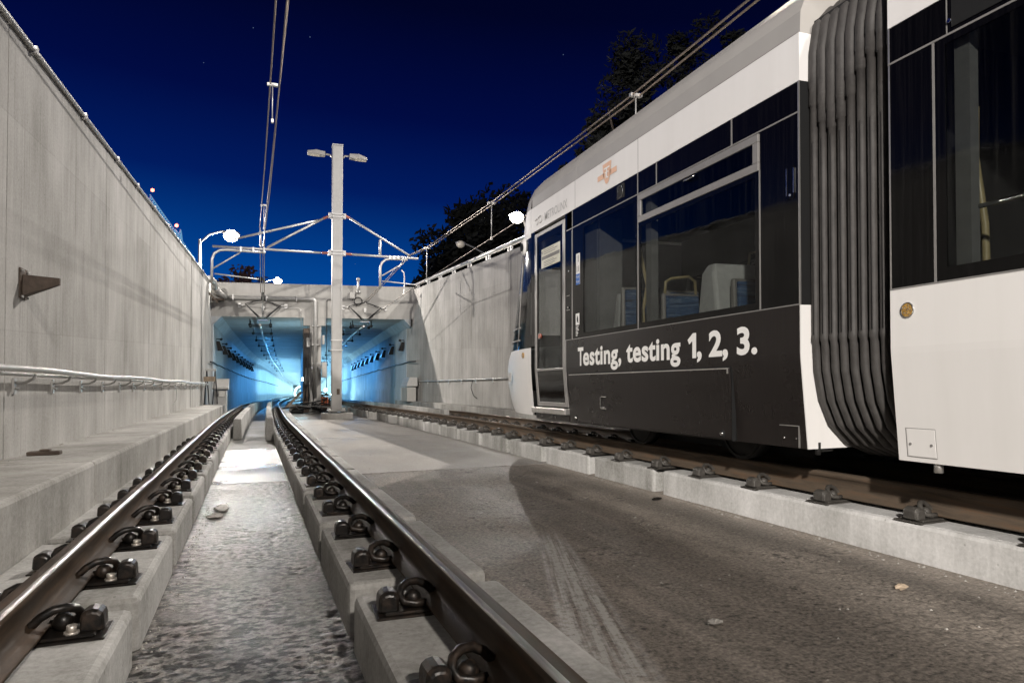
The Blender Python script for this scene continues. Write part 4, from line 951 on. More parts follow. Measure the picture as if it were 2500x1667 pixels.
# hopper light in its grey frame
b = MB(); X0, X1 = S - .008, S + .02
b.box(X0, X1, 4.41, 6.25, 2.33, 2.395); b.box(X0, X1, 4.41, 6.25, 2.555, 2.618); b.box(X0, X1, 4.41, 4.475, 2.396, 2.554); b.box(X0, X1, 6.19, 6.25, 2.396, 2.554)
hp = P(b, 'hopper_window', M['frame'], .004)
b = MB(); b.box(S + .001, S + .008, 4.476, 6.189, 2.397, 2.553); P(b, 'pane', M['glass'], 0, hp)
b = MB(); b.tube([(S - .008, 5.40, 2.535), (S - .03, 5.38, 2.52), (S - .03, 5.26, 2.52), (S - .008, 5.24, 2.535)], .008, 6); P(b, 'handle', M['steel'], 0, hp)
# small fittings on the black glass
b = MB(); b.box(S - .003, S + .004, 6.54, 6.70, 2.68, 2.83); spk = P(b, 'speaker', M['gap'])
b = MB(); b.tube([(S - .005, 6.62 + .055*math.cos(a), 2.755 + .065*math.sin(a)) for a in [2*math.pi*i/20 for i in range(21)]], .003, 5); P(b, 'rim', M['steel'], 0, spk)
b = MB(); b.box(S - .006, S + .004, 4.03, 4.10, 2.02, 2.26); hh = P(b, 'release_hatch', M['black'], .003)
b = MB(); b.box(S - .009, S + .004, 4.027, 4.033, 2.06, 2.24); b.box(S - .009, S + .004, 4.099, 4.104, 2.05, 2.25); b.cyl((S - .012, 4.065, 2.05), (S, 4.065, 2.05), .01, 8); P(b, 'hatch_edge', M['steel'], 0, hh)
# transit emblem on the band: winged shield
ex = S - .004
def poly_side(mb, pts, X, mi=0): mb.add([(X, y, z) for y, z in pts], [tuple(range(len(pts)))], mi)
ey, ez = 6.93, 3.045
b = MB(); poly_side(b, [(ey + .23, ez - .045), (ey + .07, ez - .045), (ey + .07, ez - .005 + .02), (ey + .23, ez + .015)], ex); poly_side(b, [(ey - .07, ez - .045), (ey - .23, ez - .045), (ey - .23, ez + .015), (ey - .07, ez + .015)], ex)
poly_side(b, [(ey + .105, ez + .115), (ey + .085, ez - .02), (ey + .04, ez - .105), (ey, ez - .125), (ey - .04, ez - .105), (ey - .085, ez - .02), (ey - .105, ez + .115)], ex)
em = P(b, 'transit_emblem', M['logo'])
b = MB(); letter_side(b, 'T', ey + .068, ez - .055, ex - .003, height=.12, width=.136, offset=.004); letter_side(b, 'TC', ey + .045, ez - .06, ex - .004, height=.075, width=.09, offset=.01); P(b, 'monogram', M['textw'], 0, em)
b = MB(); letter_side(b, 'METROLINX', 8.76, 2.925, S - .004, height=.11, width=.75, offset=.01); P(b, 'operator_lettering', M['textg'])
b = MB(); b.tube([(S - .001, 8.93 + .07*math.cos(a), 2.98 + .05*math.sin(a)) for a in [math.pi*.2 + math.pi*1.3*i/10 for i in range(11)]], .010, 5); b.tube([(S - .001, 9.05 + .06*math.cos(a), 2.97 + .04*math.sin(a)) for a in [math.pi*.2 + math.pi*1.3*i/10 for i in range(11)]], .010, 5); P(b, 'operator_mark', M['textg'])
# stickers
b = MB(); b.box(S - .001, S + .003, 7.65, 7.755, 1.905, 2.285); stk = P(b, 'priority_sticker', M['textw'])
b = MB(); b.box(S - .002, S, 7.65, 7.755, 1.905, 2.035); P(b, 'blue_field', M['blue'], 0, stk)
b = MB(); letter_side(b, 'Priority', 7.745, 1.985, S - .004, height=.034, width=.085); letter_side(b, 'Priorité', 7.745, 1.925, S - .004, height=.034, width=.085); P(b, 'lettering', M['textw'], 0, stk)
b = MB()
def figure(y, z, h): 
    b.cyl((S - .003, y, z + h*.88), (S, y, z + h*.88), h*.09, 8); b.box(S - .003, S, y - h*.09, y + h*.09, z + h*.4, z + h*.78); b.box(S - .003, S, y - h*.08, y - h*.02, z, z + h*.4); b.box(S - .003, S, y + h*.02, y + h*.08, z, z + h*.4)
figure(7.69, 2.18, .09); figure(7.725, 2.06, .075); figure(7.68, 2.06, .075); P(b, 'pictograms', M['seam'], 0, stk)
b = MB(); b.box(S - .001, S + .003, 7.67, 7.765, 1.415, 1.555); s2 = P(b, 'warning_sticker', M['textw'])
b = MB(); b.add([(S - .003, 7.70, 1.53), (S - .003, 7.74, 1.49), (S - .003, 7.715, 1.45), (S - .003, 7.685, 1.43), (S - .003, 7.69, 1.48)], [(0,1,2,3,4)]); b.box(S - .003, S, 7.728, 7.732, 1.45, 1.54); P(b, 'pictogram', M['ink'], 0, s2)
b = MB()
for i, ln in enumerate((.075, .06, .07, .08, .05, .065, .05, .04)): b.box(S - .001, S + .002, 7.765 - ln, 7.765, 1.395 - i*.016, 1.402 - i*.016)
P(b, 'caption_lines', M['textw'], 0, s2)
# module end frame and white return
b = MB(); pr = [(3.66, .215), (3.634, .50), (3.602, .86), (3.6, .90), (3.6, 1.245), (4.9, 1.245), (4.9, .215)]; b.prism_y(pr, 3.975, 3.984); P(b, 'end_frame', M['white'])
b = MB(); b.box(S + .01, 4.9, 3.976, 3.984, 1.246, 2.851); P(b, 'end_frame_dark', M['gap'])
b = MB(); b.box(S, 4.9, 3.972, 3.9745, 2.852, 3.2); P(b, 'end_frame', M['white'])
b = MB(); b.box(S - .004, S + .008, 3.976, 3.986, 1.25, 2.85); P(b, 'edge_strip', M['alu'])
# roof shroud
def shroud(y0, y1, name):
    pr = [(3.612, 3.203), (3.62, 3.36), (3.68, 3.50), (3.80, 3.625), (3.95, 3.70), (4.925, 3.74), (4.925, 3.30), (3.7, 3.203)]
    b = MB(); b.prism_y(pr, y0, y1); o = P(b, name, M['roof']); 
    for p in o.data.polygons: p.use_smooth = False
    return o
shroud(3.975, 7.78, 'roof_shroud'); shroud(7.786, 9.28, 'roof_shroud')
b = MB(); b.box(S - .002, S + .03, 3.975, 9.28, 3.2, 3.2032); P(b, 'gutter', M['seam'])
# far side and roof, so that it is a solid car
b = MB(); b.box(6.19, 6.25, -6, 9.28, .215, 1.25); P(b, 'far_side', M['white'])
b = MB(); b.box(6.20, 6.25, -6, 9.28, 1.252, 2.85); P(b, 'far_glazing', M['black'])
b = MB(); b.box(6.19, 6.25, -6, 9.28, 2.852, 3.2); b.prism_y([(4.926, 3.30), (4.926, 3.74), (5.9, 3.70), (6.17, 3.5), (6.238, 3.2), (6.1, 3.2)], -6, 9.28); P(b, 'far_cantrail', M['roof'])
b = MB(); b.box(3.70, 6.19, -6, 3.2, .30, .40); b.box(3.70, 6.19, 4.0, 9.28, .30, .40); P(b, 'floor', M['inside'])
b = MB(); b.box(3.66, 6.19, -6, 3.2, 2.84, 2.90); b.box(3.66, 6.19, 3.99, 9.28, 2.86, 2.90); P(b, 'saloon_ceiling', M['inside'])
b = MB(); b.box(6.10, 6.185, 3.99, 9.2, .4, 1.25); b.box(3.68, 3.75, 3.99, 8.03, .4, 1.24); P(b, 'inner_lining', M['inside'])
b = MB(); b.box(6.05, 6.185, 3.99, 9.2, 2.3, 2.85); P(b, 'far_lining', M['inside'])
# bellows: a row of rubber folds
b = MB(); b.prism_y([(3.74, 3.3), (3.74, .9), (3.80, .55), (3.98, .3), (4.4, .18), (4.9, .18), (4.9, 3.4), (3.9, 3.4)], 3.228, 3.972); P(b, 'bellows_lining', M['bellin'])
NF = 9
rr_ = random.Random(5)
for i in range(NF):
    y = 3.268 + i*(.70 - .03)/(NF - 1)
    lap = 2.62 + .20*math.sin(i*.75 + .3) + .05*i/ NF
    path = [(4.9, y, 3.42), (4.2, y, 3.42), (3.86, y, 3.37), (3.74, y, 3.24), (3.705, y, 3.05), (3.70, y, lap + .13)]
    rad = [.040]*6
    path += [(3.70, y, lap + .125), (3.700, y, lap), (3.70, y, lap - .005)]; rad += [.036, .038, .029]
    path += [(3.70, y, 2.2), (3.70, y, 1.6), (3.70, y, 1.03)]; rad += [.029]*3
    path += [(3.70, y, 1.02), (3.70, y, .99), (3.705, y, .97), (3.715, y, .78), (3.755, y, .58), (3.84, y, .40), (3.98, y, .27), (4.20, y, .185), (4.6, y, .15), (4.9, y, .15)]; rad += [.032, .032, .0285] + [.030]*7
    b = MB(); b.tube(path, rad, 10); P(b, 'bellows_fold', M['rubber'])
b = MB()
for i in range(NF): b.tube([(3.666, 3.268 + i*.67/(NF-1) - .016, z) for z in (2.4, 1.6, 1.03)], .0035, 4)
P(b, 'bellows_stitching', M['bellin'])
# module B (right edge of the photo)
YB0, YB1 = -6, 3.222
b = MB(); pr = list(SKP); pr = pr + [(x + .05, z) for x, z in pr[::-1]]; b.prism_y(pr, YB0, YB1); P(b, 'white_side_panel', M['white'])
b = MB(); b.box(S, S + .06, YB0, YB1, 2.852, 3.2); P(b, 'cantrail_band', M['white'])
shroud(YB0, YB1, 'roof_shroud')
b = MB(); b.box(S + .002, S + .05, YB0, YB1 - .012, 2.637, 2.848); P(b, 'upper_black_panel', M['black'])
b = MB(); b.box(S + .002, S + .05, 2.925, YB1 - .012, 1.256, 2.623); P(b, 'end_black_panel', M['black'])
b = MB(); b.box(S - .002, S + .03, YB0, YB1, 1.2452, 1.2555); b.box(S - .002, S + .03, YB0, YB1, 2.624, 2.636); b.box(S - .001, S + .03, 2.910, 2.924, 1.256, 2.623); b.box(S - .001, S + .03, 2.828, 2.834, 2.637, 2.85); P(b, 'panel_seams', M['seam'])
b = MB(); b.box(S + .001, S + .06, YB1 - .011, YB1, 1.256, 2.851); P(b, 'edge_strip', M['alu'])
window(1.2, 2.845, 1.33, 2.585, .9, 2.909, 1.256, 2.623)
window(-1.2, .8, 1.33, 2.585, -1.3, .89, 1.256, 2.623)
b = MB(); b.box(S + .055, S + .12, 2.74, 2.83, 1.26, 2.8); P(b, 'window_pillar', M['panelgrey'])
b = MB(); b.tube([(3.72, 2.84, 1.655), (3.72, 1.0, 1.64)], .014, 8); P(b, 'grab_bar', M['steel'])
b = MB(); b.tube([(3.95, 2.93, 2.3), (3.93, 2.92, 2.0), (3.95, 2.88, 1.6), (3.95, 2.87, 1.1), (3.95, 2.87, .4)], .022, 8); P(b, 'grab_pole', M['yellow'])
b = MB(); b.box(3.78, 4.15, 2.35, 2.78, 1.28, 1.335); P(b, 'seat_top', M['bluefab'], .02)
b = MB(); b.box(4.6, 4.64, 2.2, 2.9, .4, 1.85); P(b, 'partition', M['panelgrey'])
mk = MB(); mk.cyl((S - .006, 3.10, 1.115), (S, 3.10, 1.115), .042, 20); m_ = P(mk, 'side_marker_light', M['amber'])
mk = MB(); mk.tube([(S - .006, 3.10 + .043*math.cos(a), 1.115 + .043*math.sin(a)) for a in [2*math.pi*i/24 for i in range(25)]], .004, 6)
for q in range(9):
    a = q*2.4; rq = .012*math.sqrt(q); mk.ball((S - .006, 3.10 + rq*math.cos(a), 1.115 + rq*math.sin(a)), .005, 0, 6, 4)
P(mk, 'lens_rim', M['steel'], 0, m_)
h = flap(2.965, 3.155, .245, .412, .003, M['white'], 'corner_hatch', .004)
b = MB()
for y0, y1, z0, z1 in ((2.961, 3.159, .412, .415), (2.961, 3.159, .242, .245), (2.961, 2.964, .245, .412), (3.156, 3.159, .245, .412)): 
    b.add([(skx(z0) - .0025, y0, z0), (skx(z0) - .0025, y1, z0), (skx(z1) - .0025, y1, z1), (skx(z1) - .0025, y0, z1)], [(0,1,2,3)])
P(b, 'hatch_edge', M['seam'], 0, h)
for y in (2.99, 3.13):
    b = MB(); b.cyl((skx(.32) - .008, y, .32), (skx(.32), y, .32), .008, 8); P(b, 'hatch_screw', M['seam'], 0, h)
b = MB(); b.cyl((3.70, 2.99, .16), (3.70, 2.99, .23), .025, 8); P(b, 'drain_stub', M['alu'])
b = MB(); b.box(S - .004, S + .004, 2.2, 2.80, 2.66, 2.84); sp2 = P(b, 'speaker', M['gap'])
b = MB(); b.cyl((S - .012, 2.81, 2.70), (S, 2.81, 2.70), .012, 8); P(b, 'screw', M['steel'], 0, sp2)
# door
b = MB(); X0, X1 = S - .004, S + .035
DZ0, DZ1, DY0, DY1 = .40, 2.80, 8.09, 9.13
b.box(X0, X1, DY0, DY0 + .075, .90, DZ1); b.box(X0, X1, DY1 - .07, DY1, .90, DZ1); b.box(X0, X1, DY0 + .076, DY1 - .071, DZ1 - .05, DZ1); b.box(X0, X1, DY0 + .076, DY1 - .071, .88, .91)
for ya, yb in ((DY0, DY0 + .075), (DY1 - .07, DY1)):
    b.prism_y([(skx(.40) - .004, .40), (S - .004, .899), (S + .035, .899), (skx(.40) + .035, .40)], ya, yb)
b.prism_y([(skx(.40) - .004, .40), (skx(.46) - .004, .46), (skx(.46) + .035, .46), (skx(.40) + .035, .40)], DY0 + .076, DY1 - .071)
dr = P(b, 'door', M['frame'], .004)
b = MB(); b.box(S + .006, S + .014, DY0 + .076, DY1 - .071, .911, DZ1 - .051); P(b, 'upper_pane', M['glass'], 0, dr)
b = MB(); b.prism_y([(skx(.46) + .006, .461), (S + .008, .879), (S + .016, .879), (skx(.46) + .014, .461)], DY0 + .076, DY1 - .071); P(b, 'lower_pane', M['black'], 0, dr)
b = MB(); b.box(S + .002, S + .0055, DY0 + .076, DY0 + .15, .912, 2.748); b.box(S + .002, S + .0055, DY1 - .12, DY1 - .072, .912, 2.748); b.box(S + .002, S + .0055, DY0 + .151, DY1 - .121, 2.66, 2.748); P(b, 'pane_border', M['black'], 0, dr)
b = MB(); b.box(S + .001, S + .005, 8.255, 8.89, 2.285, 2.545); nt_ = P(b, 'paper_notice', M['sticker'], 0, dr)
b = MB(); b.box(S - .001, S, 8.26, 8.87, 2.395, 2.44)
for i, (z, l0, l1) in enumerate(((2.52, 8.80, 8.45), (2.495, 8.80, 8.33), (2.47, 8.80, 8.40), (2.365, 8.80, 8.45), (2.345, 8.80, 8.36), (2.32, 8.80, 8.42), (2.30, 8.80, 8.5))): b.box(S - .001, S, l1, l0, z - .004, z + .003)
b.tube([(S - .001, 8.85 + .02*math.cos(a), 2.50 + .02*math.sin(a)) for a in [2*math.pi*i/10 for i in range(11)]], .003, 4)
P(b, 'printed_lines', M['seam'], 0, dr)
b = MB(); b.cyl((S - .012, 8.935, 1.363), (S + .006, 8.935, 1.363), .035, 16); bt = P(b, 'door_button', M['red'], 0, dr)
b = MB(); b.tube([(S - .013, 8.935 + .036*math.cos(a), 1.363 + .036*math.sin(a)) for a in [2*math.pi*i/16 for i in range(17)]], .005, 6); P(b, 'button_ring', M['frame'], 0, dr)
b = MB(); b.box(S - .02, S + .20, 8.06, 9.22, .305, .385); P(b, 'door_step', M['alu'], .01)
b = MB(); b.box(S + .05, S + .15, 8.08, 9.2, .22, .30); P(b, 'step_riser', M['wrap'])
b = MB(); b.box(S + .002, S + .05, 7.872, 8.088, 1.255, 2.848); P(b, 'door_pillar', M['black']); b = MB(); b.box(S + .002, S + .05, 9.132, 9.282, 1.235, 2.848); P(b, 'door_pillar', M['black'])
b = MB(); b.box(S - .003, S + .01, 8.055, 8.085, .42, 1.25); b.box(S - .003, S + .01, 7.875, 7.881, 1.26, 2.6); P(b, 'door_seal', M['seam'])
b = MB(); b.box(S - .006, S + .003, 7.93, 8.03, 1.80, 1.806); b.box(S - .006, S + .003, 7.93, 8.03, 1.62, 1.626); b.cyl((S - .012, 7.98, 1.655), (S, 7.98, 1.655), .012, 8); b.cyl((S - .012, 7.96, 2.11), (S, 7.96, 2.11), .012, 8); P(b, 'door_lock', M['steel'])
# nose: lofted shells
TZ = [(.26, 11.45), (.36, 11.62), (.50, 11.74), (.75, 11.84), (.95, 11.84), (1.10, 11.76), (1.22, 11.58), (1.36, 11.46), (1.55, 11.33), (1.9, 11.12), (2.3, 10.90), (2.6, 10.72), (2.80, 10.60), (3.0, 10.46), (3.2, 10.28), (3.36, 10.10), (3.50, 9.90), (3.62, 9.66), (3.70, 9.40)]
TH = [0, 4, 8, 12, 16, 20, 25, 30, 34, 39, 44, 49, 54, 59, 64, 68, 73, 77, 82, 86, 90]
def nose_pt(z, tip, th, side):
    hw = 1.325 if z <= 3.2 else {3.36: 1.305, 3.50: 1.245, 3.62: 1.12, 3.70: .95}[z]
    if z < .88: hw -= (.88 - z)/.665*.06
    c, s_ = math.cos(R(th)), math.sin(R(th))
    return (CX + side*hw*(c**.70 if th < 90 else 0), 9.285 + (tip - 9.285)*s_**1.0, z)
def nose_patch(zs, ths, mats, name, m, parent=None, th_ok=None, z_ok=None):
    b = MB()
    for side in (-1, 1):
        for i in range(len(zs) - 1):
            for j in range(len(ths) - 1):
                if th_ok and not th_ok(ths[j], ths[j+1], zs[i][0], zs[i+1][0]): continue
                q = [nose_pt(zs[i][0], zs[i][1], ths[j], side), nose_pt(zs[i][0], zs[i][1], ths[j+1], side), nose_pt(zs[i+1][0], zs[i+1][1], ths[j+1], side), nose_pt(zs[i+1][0], zs[i+1][1], ths[j], side)]
                b.add(q, [(0,1,2,3)], 0, True)
    o = b.build(name, m, parent or CAR)
    bm = bmesh.new(); bm.from_mesh(o.data); bmesh.ops.remove_doubles(bm, verts=bm.verts, dist=.0005); bmesh.ops.recalc_face_normals(bm, faces=bm.faces); bm.to_mesh(o.data); bm.free()
    return o
lowz = [q for q in TZ if q[0] <= 1.22]; midz = [q for q in TZ if 1.22 <= q[0] <= 2.8]; bandz = [q for q in TZ if 2.8 <= q[0] <= 3.2]; topz = [q for q in TZ if q[0] >= 3.2]
fine_mid = []
for (z0, t0), (z1, t1) in zip(midz[:-1], midz[1:]): fine_mid.append((z0, t0))
fine_mid.append(midz[-1])
nose_patch(lowz, TH, None, 'nose_cowl', M['white'])
isglass = lambda a, c, z0, z1: (z0 >= 1.5 and z1 <= 2.61) and ((a >= 16 and c <= 44) or a >= 64)
islow = lambda a, c, z0, z1: (z0 >= 1.3 and z1 <= 1.56) and (a >= 16 and c <= 44)
cab = nose_patch(fine_mid, TH, None, 'cab_surround', M['black'], None, lambda a, c, z0, z1: not isglass(a, c, z0, z1) and not islow(a, c, z0, z1))
nose_patch(fine_mid, TH, None, 'cab_window', M['cabglass'], cab, isglass)
nose_patch(fine_mid, TH, None, 'cab_vent_window', M['cabglass'], cab, islow)
for side in (-1, 1):
    b = MB()
    for z, tip in ((1.545, 11.335), (1.36, 11.46)):
        b.tube([tuple(Vector(nose_pt(z, tip, th, side)) + Vector((side*.004, .004, 0))) for th in (14, 20, 28, 36, 45)], .014, 6)
    for th in (16, 44):
        b.tube([tuple(Vector(nose_pt(z, tip, th, side)) + Vector((side*.004, .004, 0))) for z, tip in ((1.36, 11.46), (1.55, 11.33), (1.9, 11.12), (2.3, 10.9), (2.6, 10.72))], .010, 6)
    P(b, 'cab_window_frame', M['frame'], 0, cab)
nose_patch(bandz, TH, None, 'nose_band', M['white'])
nose_patch(topz, TH, None, 'nose_roof', M['roof'])
b = MB(); b.add([nose_pt(.26, 11.45, th, -1) for th in TH] + [nose_pt(.26, 11.45, th, 1) for th in TH[::-1]], [tuple(range(2*len(TH)))]); P(b, 'nose_floor', M['under'])
b = MB(); b.box(3.95, 5.9, 9.6, 10.9, .6, 1.26); P(b, 'driver_desk', M['inside'], .05)
b = MB(); b.box(4.5, 5.3, 9.5, 9.62, .9, 1.9); P(b, 'driver_seat', M['inside'], .05)
b = MB(); b.box(4.2, 6.15, 9.22, 9.26, .4, 2.8); P(b, 'cab_bulkhead', M['panelgrey'])
mk = MB(); mk.cyl((S - .004, 9.62, 1.125), (S + .03, 9.62, 1.125), .042, 16); P(mk, 'side_marker_light', M['amber'])
b = MB(); b.ball((S + .02, 9.60, 2.72), .10, 0, 12, 8, (.5, 1, 1.3)); mir = P(b, 'camera_pod', M['white'])
b = MB(); b.cyl((S - .035, 9.58, 2.71), (S - .028, 9.58, 2.71), .06, 14); P(b, 'pod_lens', M['gap'], 0, mir)
b = MB(); b.box(S + .025, S + .03, 10.2, 10.33, .74, .88); P(b, 'fleet_plate', M['textg'])
# interior: partition, pillars and seats seen through the windows
b = MB(); b.box(3.70, 4.0, 7.32, 7.36, .4, 2.65); b.box(3.69, 3.71, 7.36, 7.86, .4, 2.70); b.box(3.69, 3.71, 7.86, 8.08, .4, 2.70); P(b, 'partition', M['panelgrey'])
b = MB(); b.box(3.66, 3.74, 6.10, 6.20, 1.26, 2.7); P(b, 'window_pillar', M['panelgrey'])
def seat(x0, x1, y, zt, back=True, loop=False):
    b = MB(); b.loft([[(x0, y, .75), (x1, y, .75), (x1, y + .07, .75), (x0, y + .07, .75)], [(x0 + .02, y + .05, zt), (x1 - .02, y + .05, zt), (x1 - .02, y + .10, zt), (x0 + .02, y + .10, zt)]])
    s_ = P(b, 'passenger_seat', M['frame'], .02)
    b = MB(); b.loft([[(x0 + .04, y - .03, .80), (x1 - .04, y - .03, .80), (x1 - .04, y, .80), (x0 + .04, y, .80)], [(x0 + .05, y + .01, zt - .03), (x1 - .05, y + .01, zt - .03), (x1 - .05, y + .05, zt - .03), (x0 + .05, y + .05, zt - .03)]]); P(b, 'back_cushion', M['bluefab'], .012, s_)
    b = MB(); b.box(x0 + .02, x1 - .02, y - .42, y, .78, .86); P(b, 'seat_cushion', M['bluefab'], .02, s_)
    if loop:
        b = MB(); b.tube([(x0 + .06, y + .07, zt - .02), (x0 + .07, y + .07, zt + .12), (x0 + .14, y + .07, zt + .16), (x1 - .14, y + .07, zt + .19), (x1 - .06, y + .07, zt + .14), (x1 - .05, y + .07, zt - .02)], .016, 8); P(b, 'grab_loop', M['yellow'], 0, s_)
    return s_
seat(3.84, 4.32, 7.02, 1.80); seat(4.42, 4.90, 7.0, 1.78)
b = MB(); b.loft([[(3.80, 7.1, .9), (3.82, 7.3, .9), (3.84, 7.3, .9), (3.84, 7.1, .9)], [(3.83, 7.08, 1.72), (3.83, 7.14, 1.72), (3.845, 7.14, 1.72), (3.845, 7.08, 1.72)]]); P(b, 'seat_side_shield', M['shell'])
seat(4.0, 4.50, 6.42, 1.66, loop=True)
b = MB(); b.loft([[(3.80, 5.60, .8), (4.85, 5.60, .8), (4.85, 5.15, .8), (3.80, 5.15, .8)], [(3.84, 5.52, 1.70), (4.85, 5.52, 1.70), (4.85, 5.32, 1.70), (3.84, 5.32, 1.70)], [(3.88, 5.48, 1.79), (4.85, 5.48, 1.79), (4.85, 5.36, 1.79), (3.88, 5.36, 1.79)]]); P(b, 'seat_back_shell', M['shell'], .03)
seat(3.90, 4.36, 5.10, 1.62); seat(4.40, 4.86, 5.10, 1.62)
b = MB(); b.tube([(3.80, 6.62, 2.3), (3.86, 6.60, 1.95), (3.90, 6.58, 1.75), (3.86, 6.60, 1.5), (3.86, 6.6, .5)], .02, 8); P(b, 'grab_pole', M['yellow'])
b = MB(); b.tube([(4.3, 5.42, 1.79), (4.3, 5.40, 1.9), (4.42, 5.38, 1.93)], .012, 6); b.tube([(4.78, 5.42, 1.79), (4.78, 5.40, 1.9), (4.9, 5.38, 1.95)], .016, 6); P(b, 'grab_handle', M['yellow'])
b = MB(); b.loft([[(5.0, 8.3, .8), (5.35, 8.3, .8), (5.35, 8.35, .8), (5.0, 8.35, .8)], [(5.12, 8.3, 2.0), (5.3, 8.3, 2.0), (5.3, 8.35, 2.0), (5.12, 8.35, 2.0)]]); b.box(4.6, 5.2, 9.15, 9.2, 1.45, 1.9); P(b, 'cab_console', M['panelgrey'])
# running gear
b = MB(); b.box(3.95, 5.9, -6, 3.0, .20, .30); b.box(3.95, 5.9, 4.2, 9.2, .20, .30); b.box(4.3, 5.55, 4.6, 7.6, .06, .20); P(b, 'underframe', M['under'])
for y in (5.25, 7.05):
    b = MB(); b.cyl((4.08, y, .29), (4.20, y, .29), .29, 32); wl = P(b, 'wheel', M['under'])
    b = MB(); b.tube([(4.075, y + .26*math.cos(a), .29 + .26*math.sin(a)) for a in [2*math.pi*i/28 for i in range(29)]], .012, 6); b.cyl((4.04, y, .29), (4.08, y, .29), .08, 14); P(b, 'tyre_rim', M['under'], 0, wl)
for y in (5.25, 7.05):
    b = MB(); b.cyl((5.58, y, .23), (5.70, y, .23), .29, 32); P(b, 'wheel', M['under'])
b = MB(); b.box(3.78, 3.90, 3.995, 4.02, .19, .24); b.cyl((3.76, 3.99, .17), (3.76, 3.99, .26), .02, 8); P(b, 'hose_bracket', M['under'])

# ------------------------------------------------------------------ street lamps, cranes, trees
def street_lamp(base, top, head, label, arm_r=.06, lit=True, scale=1.0, pole_r=.10):
    t = thing('street_lamp', label, 'street lamp', base, raw=True)
    b = MB(); b.tube([base, top], [pole_r*1.15, pole_r*.85], 10); b.build('pole', M['galv'], t, raw=True)
    d = Vector(head) - Vector(top)
    b = MB(); b.tube([Vector(top) + Vector((0, 0, -.15)), Vector(top) + d*.3 + Vector((0, 0, .15*scale)), Vector(top) + d*.7 + Vector((0, 0, .2*scale)), Vector(head) + Vector((0, 0, .06))], arm_r, 8); b.build('arm', M['galv'], t, raw=True)
    dx = d.normalized()
    b = MB(); b.ball(head, .34*scale, 0, 14, 8, (1.25, .9, .42)); hd = b.build('lamp_head', M['galv'], t, raw=True)
    b = MB(); b.ball((head[0], head[1] - .04, head[2] - .13*scale), .34*scale, 0, 16, 10, (1.1, .9, .9)); b.build('lens', M['lampglow'] if lit else M['offlens'], hd, raw=True)
    return t
street_lamp((-2.64, 33, 3.3), (-2.64, 33, 5.72), (LAMP_A[0], LAMP_A[1], LAMP_A[2]), 'glaring lit street lamp on a pale pole above the left wall', .04, True, .85, .07)
street_lamp((-2.6, 121, 3.3), (-2.6, 121, 11.2), LAMP_B, 'smaller lit street lamp with a curved arm above the portal parapet', .09, True, 1.7, .16)
street_lamp((7.75, 20.4, 3.3), (7.75, 20.4, 4.78), LAMP_C, 'glaring lit street lamp above the right wall by the streetcar roof', .03, True, .55, .05)
street_lamp((15.6, 45.6, 3.3), (15.4, 45.4, 6.9), (12.0, 43.6, 7.95), 'unlit street lamp on a thin curved arm behind the right wall', .05, False, .8, .07)
def crane_mast(p0, p1, w0, w1, n, label, leds):
    t = thing('tower_crane', label, 'crane', p0, raw=True)
    A = Vector(p0); B = Vector(p1); d = (B - A).normalized(); s1 = d.cross(Vector((0, 1, 0))).normalized(); s2 = Vector((0, 1, 0)); b = MB()
    rows = []
    for i in range(n + 1):
        c = A.lerp(B, i/n); ww = w0 + (w1 - w0)*i/n
        rows.append([c + s1*ww + s2*ww, c - s1*ww + s2*ww, c - s1*ww - s2*ww, c + s1*ww - s2*ww])
    for i in range(n):
        for j in range(4):
            b.cyl(rows[i][j], rows[i+1][j], .16, 5); b.cyl(rows[i][j], rows[i+1][(j+1) % 4], .10, 4); b.cyl(rows[i][j], rows[i][(j+1) % 4], .10, 4)
    b.build('lattice_boom', M['blueglow'], t, raw=True)
    b = MB(); b.ball(leds, .42); b.build('warning_lamp', M['redlamp'], t, raw=True)
crane_mast((-18.5, 200, 25), (-28.6, 200, 41.2), 1.5, .95, 14, 'leaning blue crane jib with a red lamp above the left wall', (-27.3, 200, 43.1))
crane_mast((-20.6, 200, 22), (-21.2, 200, 33.2), 1.3, .6, 6, 'short blue crane tower with a red lamp at its top beside the left wall', (-21.6, 200, 34.3))
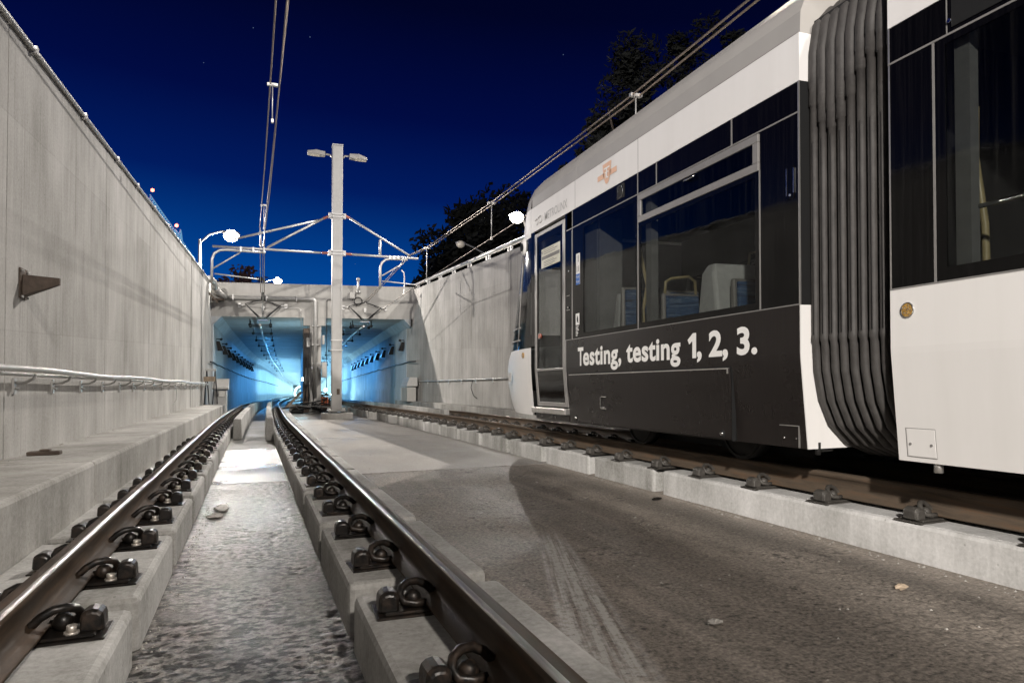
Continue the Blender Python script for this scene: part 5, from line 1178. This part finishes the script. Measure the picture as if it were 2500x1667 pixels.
def tree(x, y, z0, h, r, n, seed, label, leaf, name='tree', trunk_h=None, size=.5, squash=1.0):
    rr = random.Random(seed); t = thing(name, label, 'tree', (x, y, z0), raw=True)
    th = trunk_h or h*.45
    b = MB(); b.tube([(x, y, z0), (x + .1, y, z0 + th*.5), (x - .1, y, z0 + th)], [.35, .28, .2], 8)
    for i in range(6):
        a = i*1.05; b.tube([(x, y, z0 + th*.8), (x + r*.35*math.cos(a), y + r*.35*math.sin(a), z0 + th*1.15), (x + r*.6*math.cos(a), y + r*.6*math.sin(a), z0 + th + (h - th)*.5)], [.14, .09, .03], 6)
    b.build('trunk', M['bark'], t, raw=True)
    cl = []
    zc = z0 + (h + th*.55)/2; hz = (h - th*.55)/2
    for i in range(64):
        while True:
            p = Vector((rr.uniform(-1, 1), rr.uniform(-1, 1), rr.uniform(-1, 1)))
            if p.length < 1: break
        cl.append((x + p.x*r, y + p.y*r, zc + p.z*hz*squash, rr.uniform(.18, .40)*r))
    b = MB(); vs = []; fs = []
    for i in range(n):
        c = rr.choice(cl); p = Vector((rr.gauss(0, 1), rr.gauss(0, 1), rr.gauss(0, 1))).normalized()*c[3]*rr.uniform(.55, 1.12)
        q = Vector(c[:3]) + Vector((p.x, p.y, p.z*.8)); u = Vector((rr.uniform(-1, 1), rr.uniform(-1, 1), rr.uniform(-1, 1))).normalized(); v = u.orthogonal().normalized(); s_ = size*rr.uniform(.5, 1.1)
        o = len(vs); vs += [q - u*s_, q + v*s_*.5, q + u*s_, q - v*s_*.5]; fs.append((o, o+1, o+2, o+3))
    b.add(vs, fs); b.build('crown', leaf, t, raw=True)
tree(24, 68, 3.3, 13.5, 7.6, 15000, 1, 'big dark tree crown behind the right wall beside the lit lamp', M['leaf'], size=.5)
tree(20.5, 78, 3.3, 9.2, 4.6, 4600, 12, 'lower dark tree above the far end of the right wall', M['leaf'], size=.62)
tree(16.0, 27.8, 3.3, 11.6, 2.5, 14000, 2, 'dark rounded tree seen above the streetcar roof, left of two', M['leaf'], size=.22)
tree(20.0, 27.9, 3.3, 14.0, 2.7, 14000, 3, 'tall loose tree seen above the streetcar roof beside the wires', M['leaf'], size=.24)
tree(18.2, 36.0, 3.3, 10.9, 2.5, 9000, 5, 'small dark tree just over the front of the streetcar roof', M['leaf'], size=.26)
tree(-2.2, 92, 3.3, 7.9, 3.4, 3000, 7, 'reddish brown round tree standing behind the portal on the left', M['leafb'], size=.35, trunk_h=2.5)
tree(-7.2, 95, 3.3, 5.8, 2.8, 1800, 9, 'low brown bush behind the portal corner by the left wall', M['leafb'], 'bush', 1.2, .35)
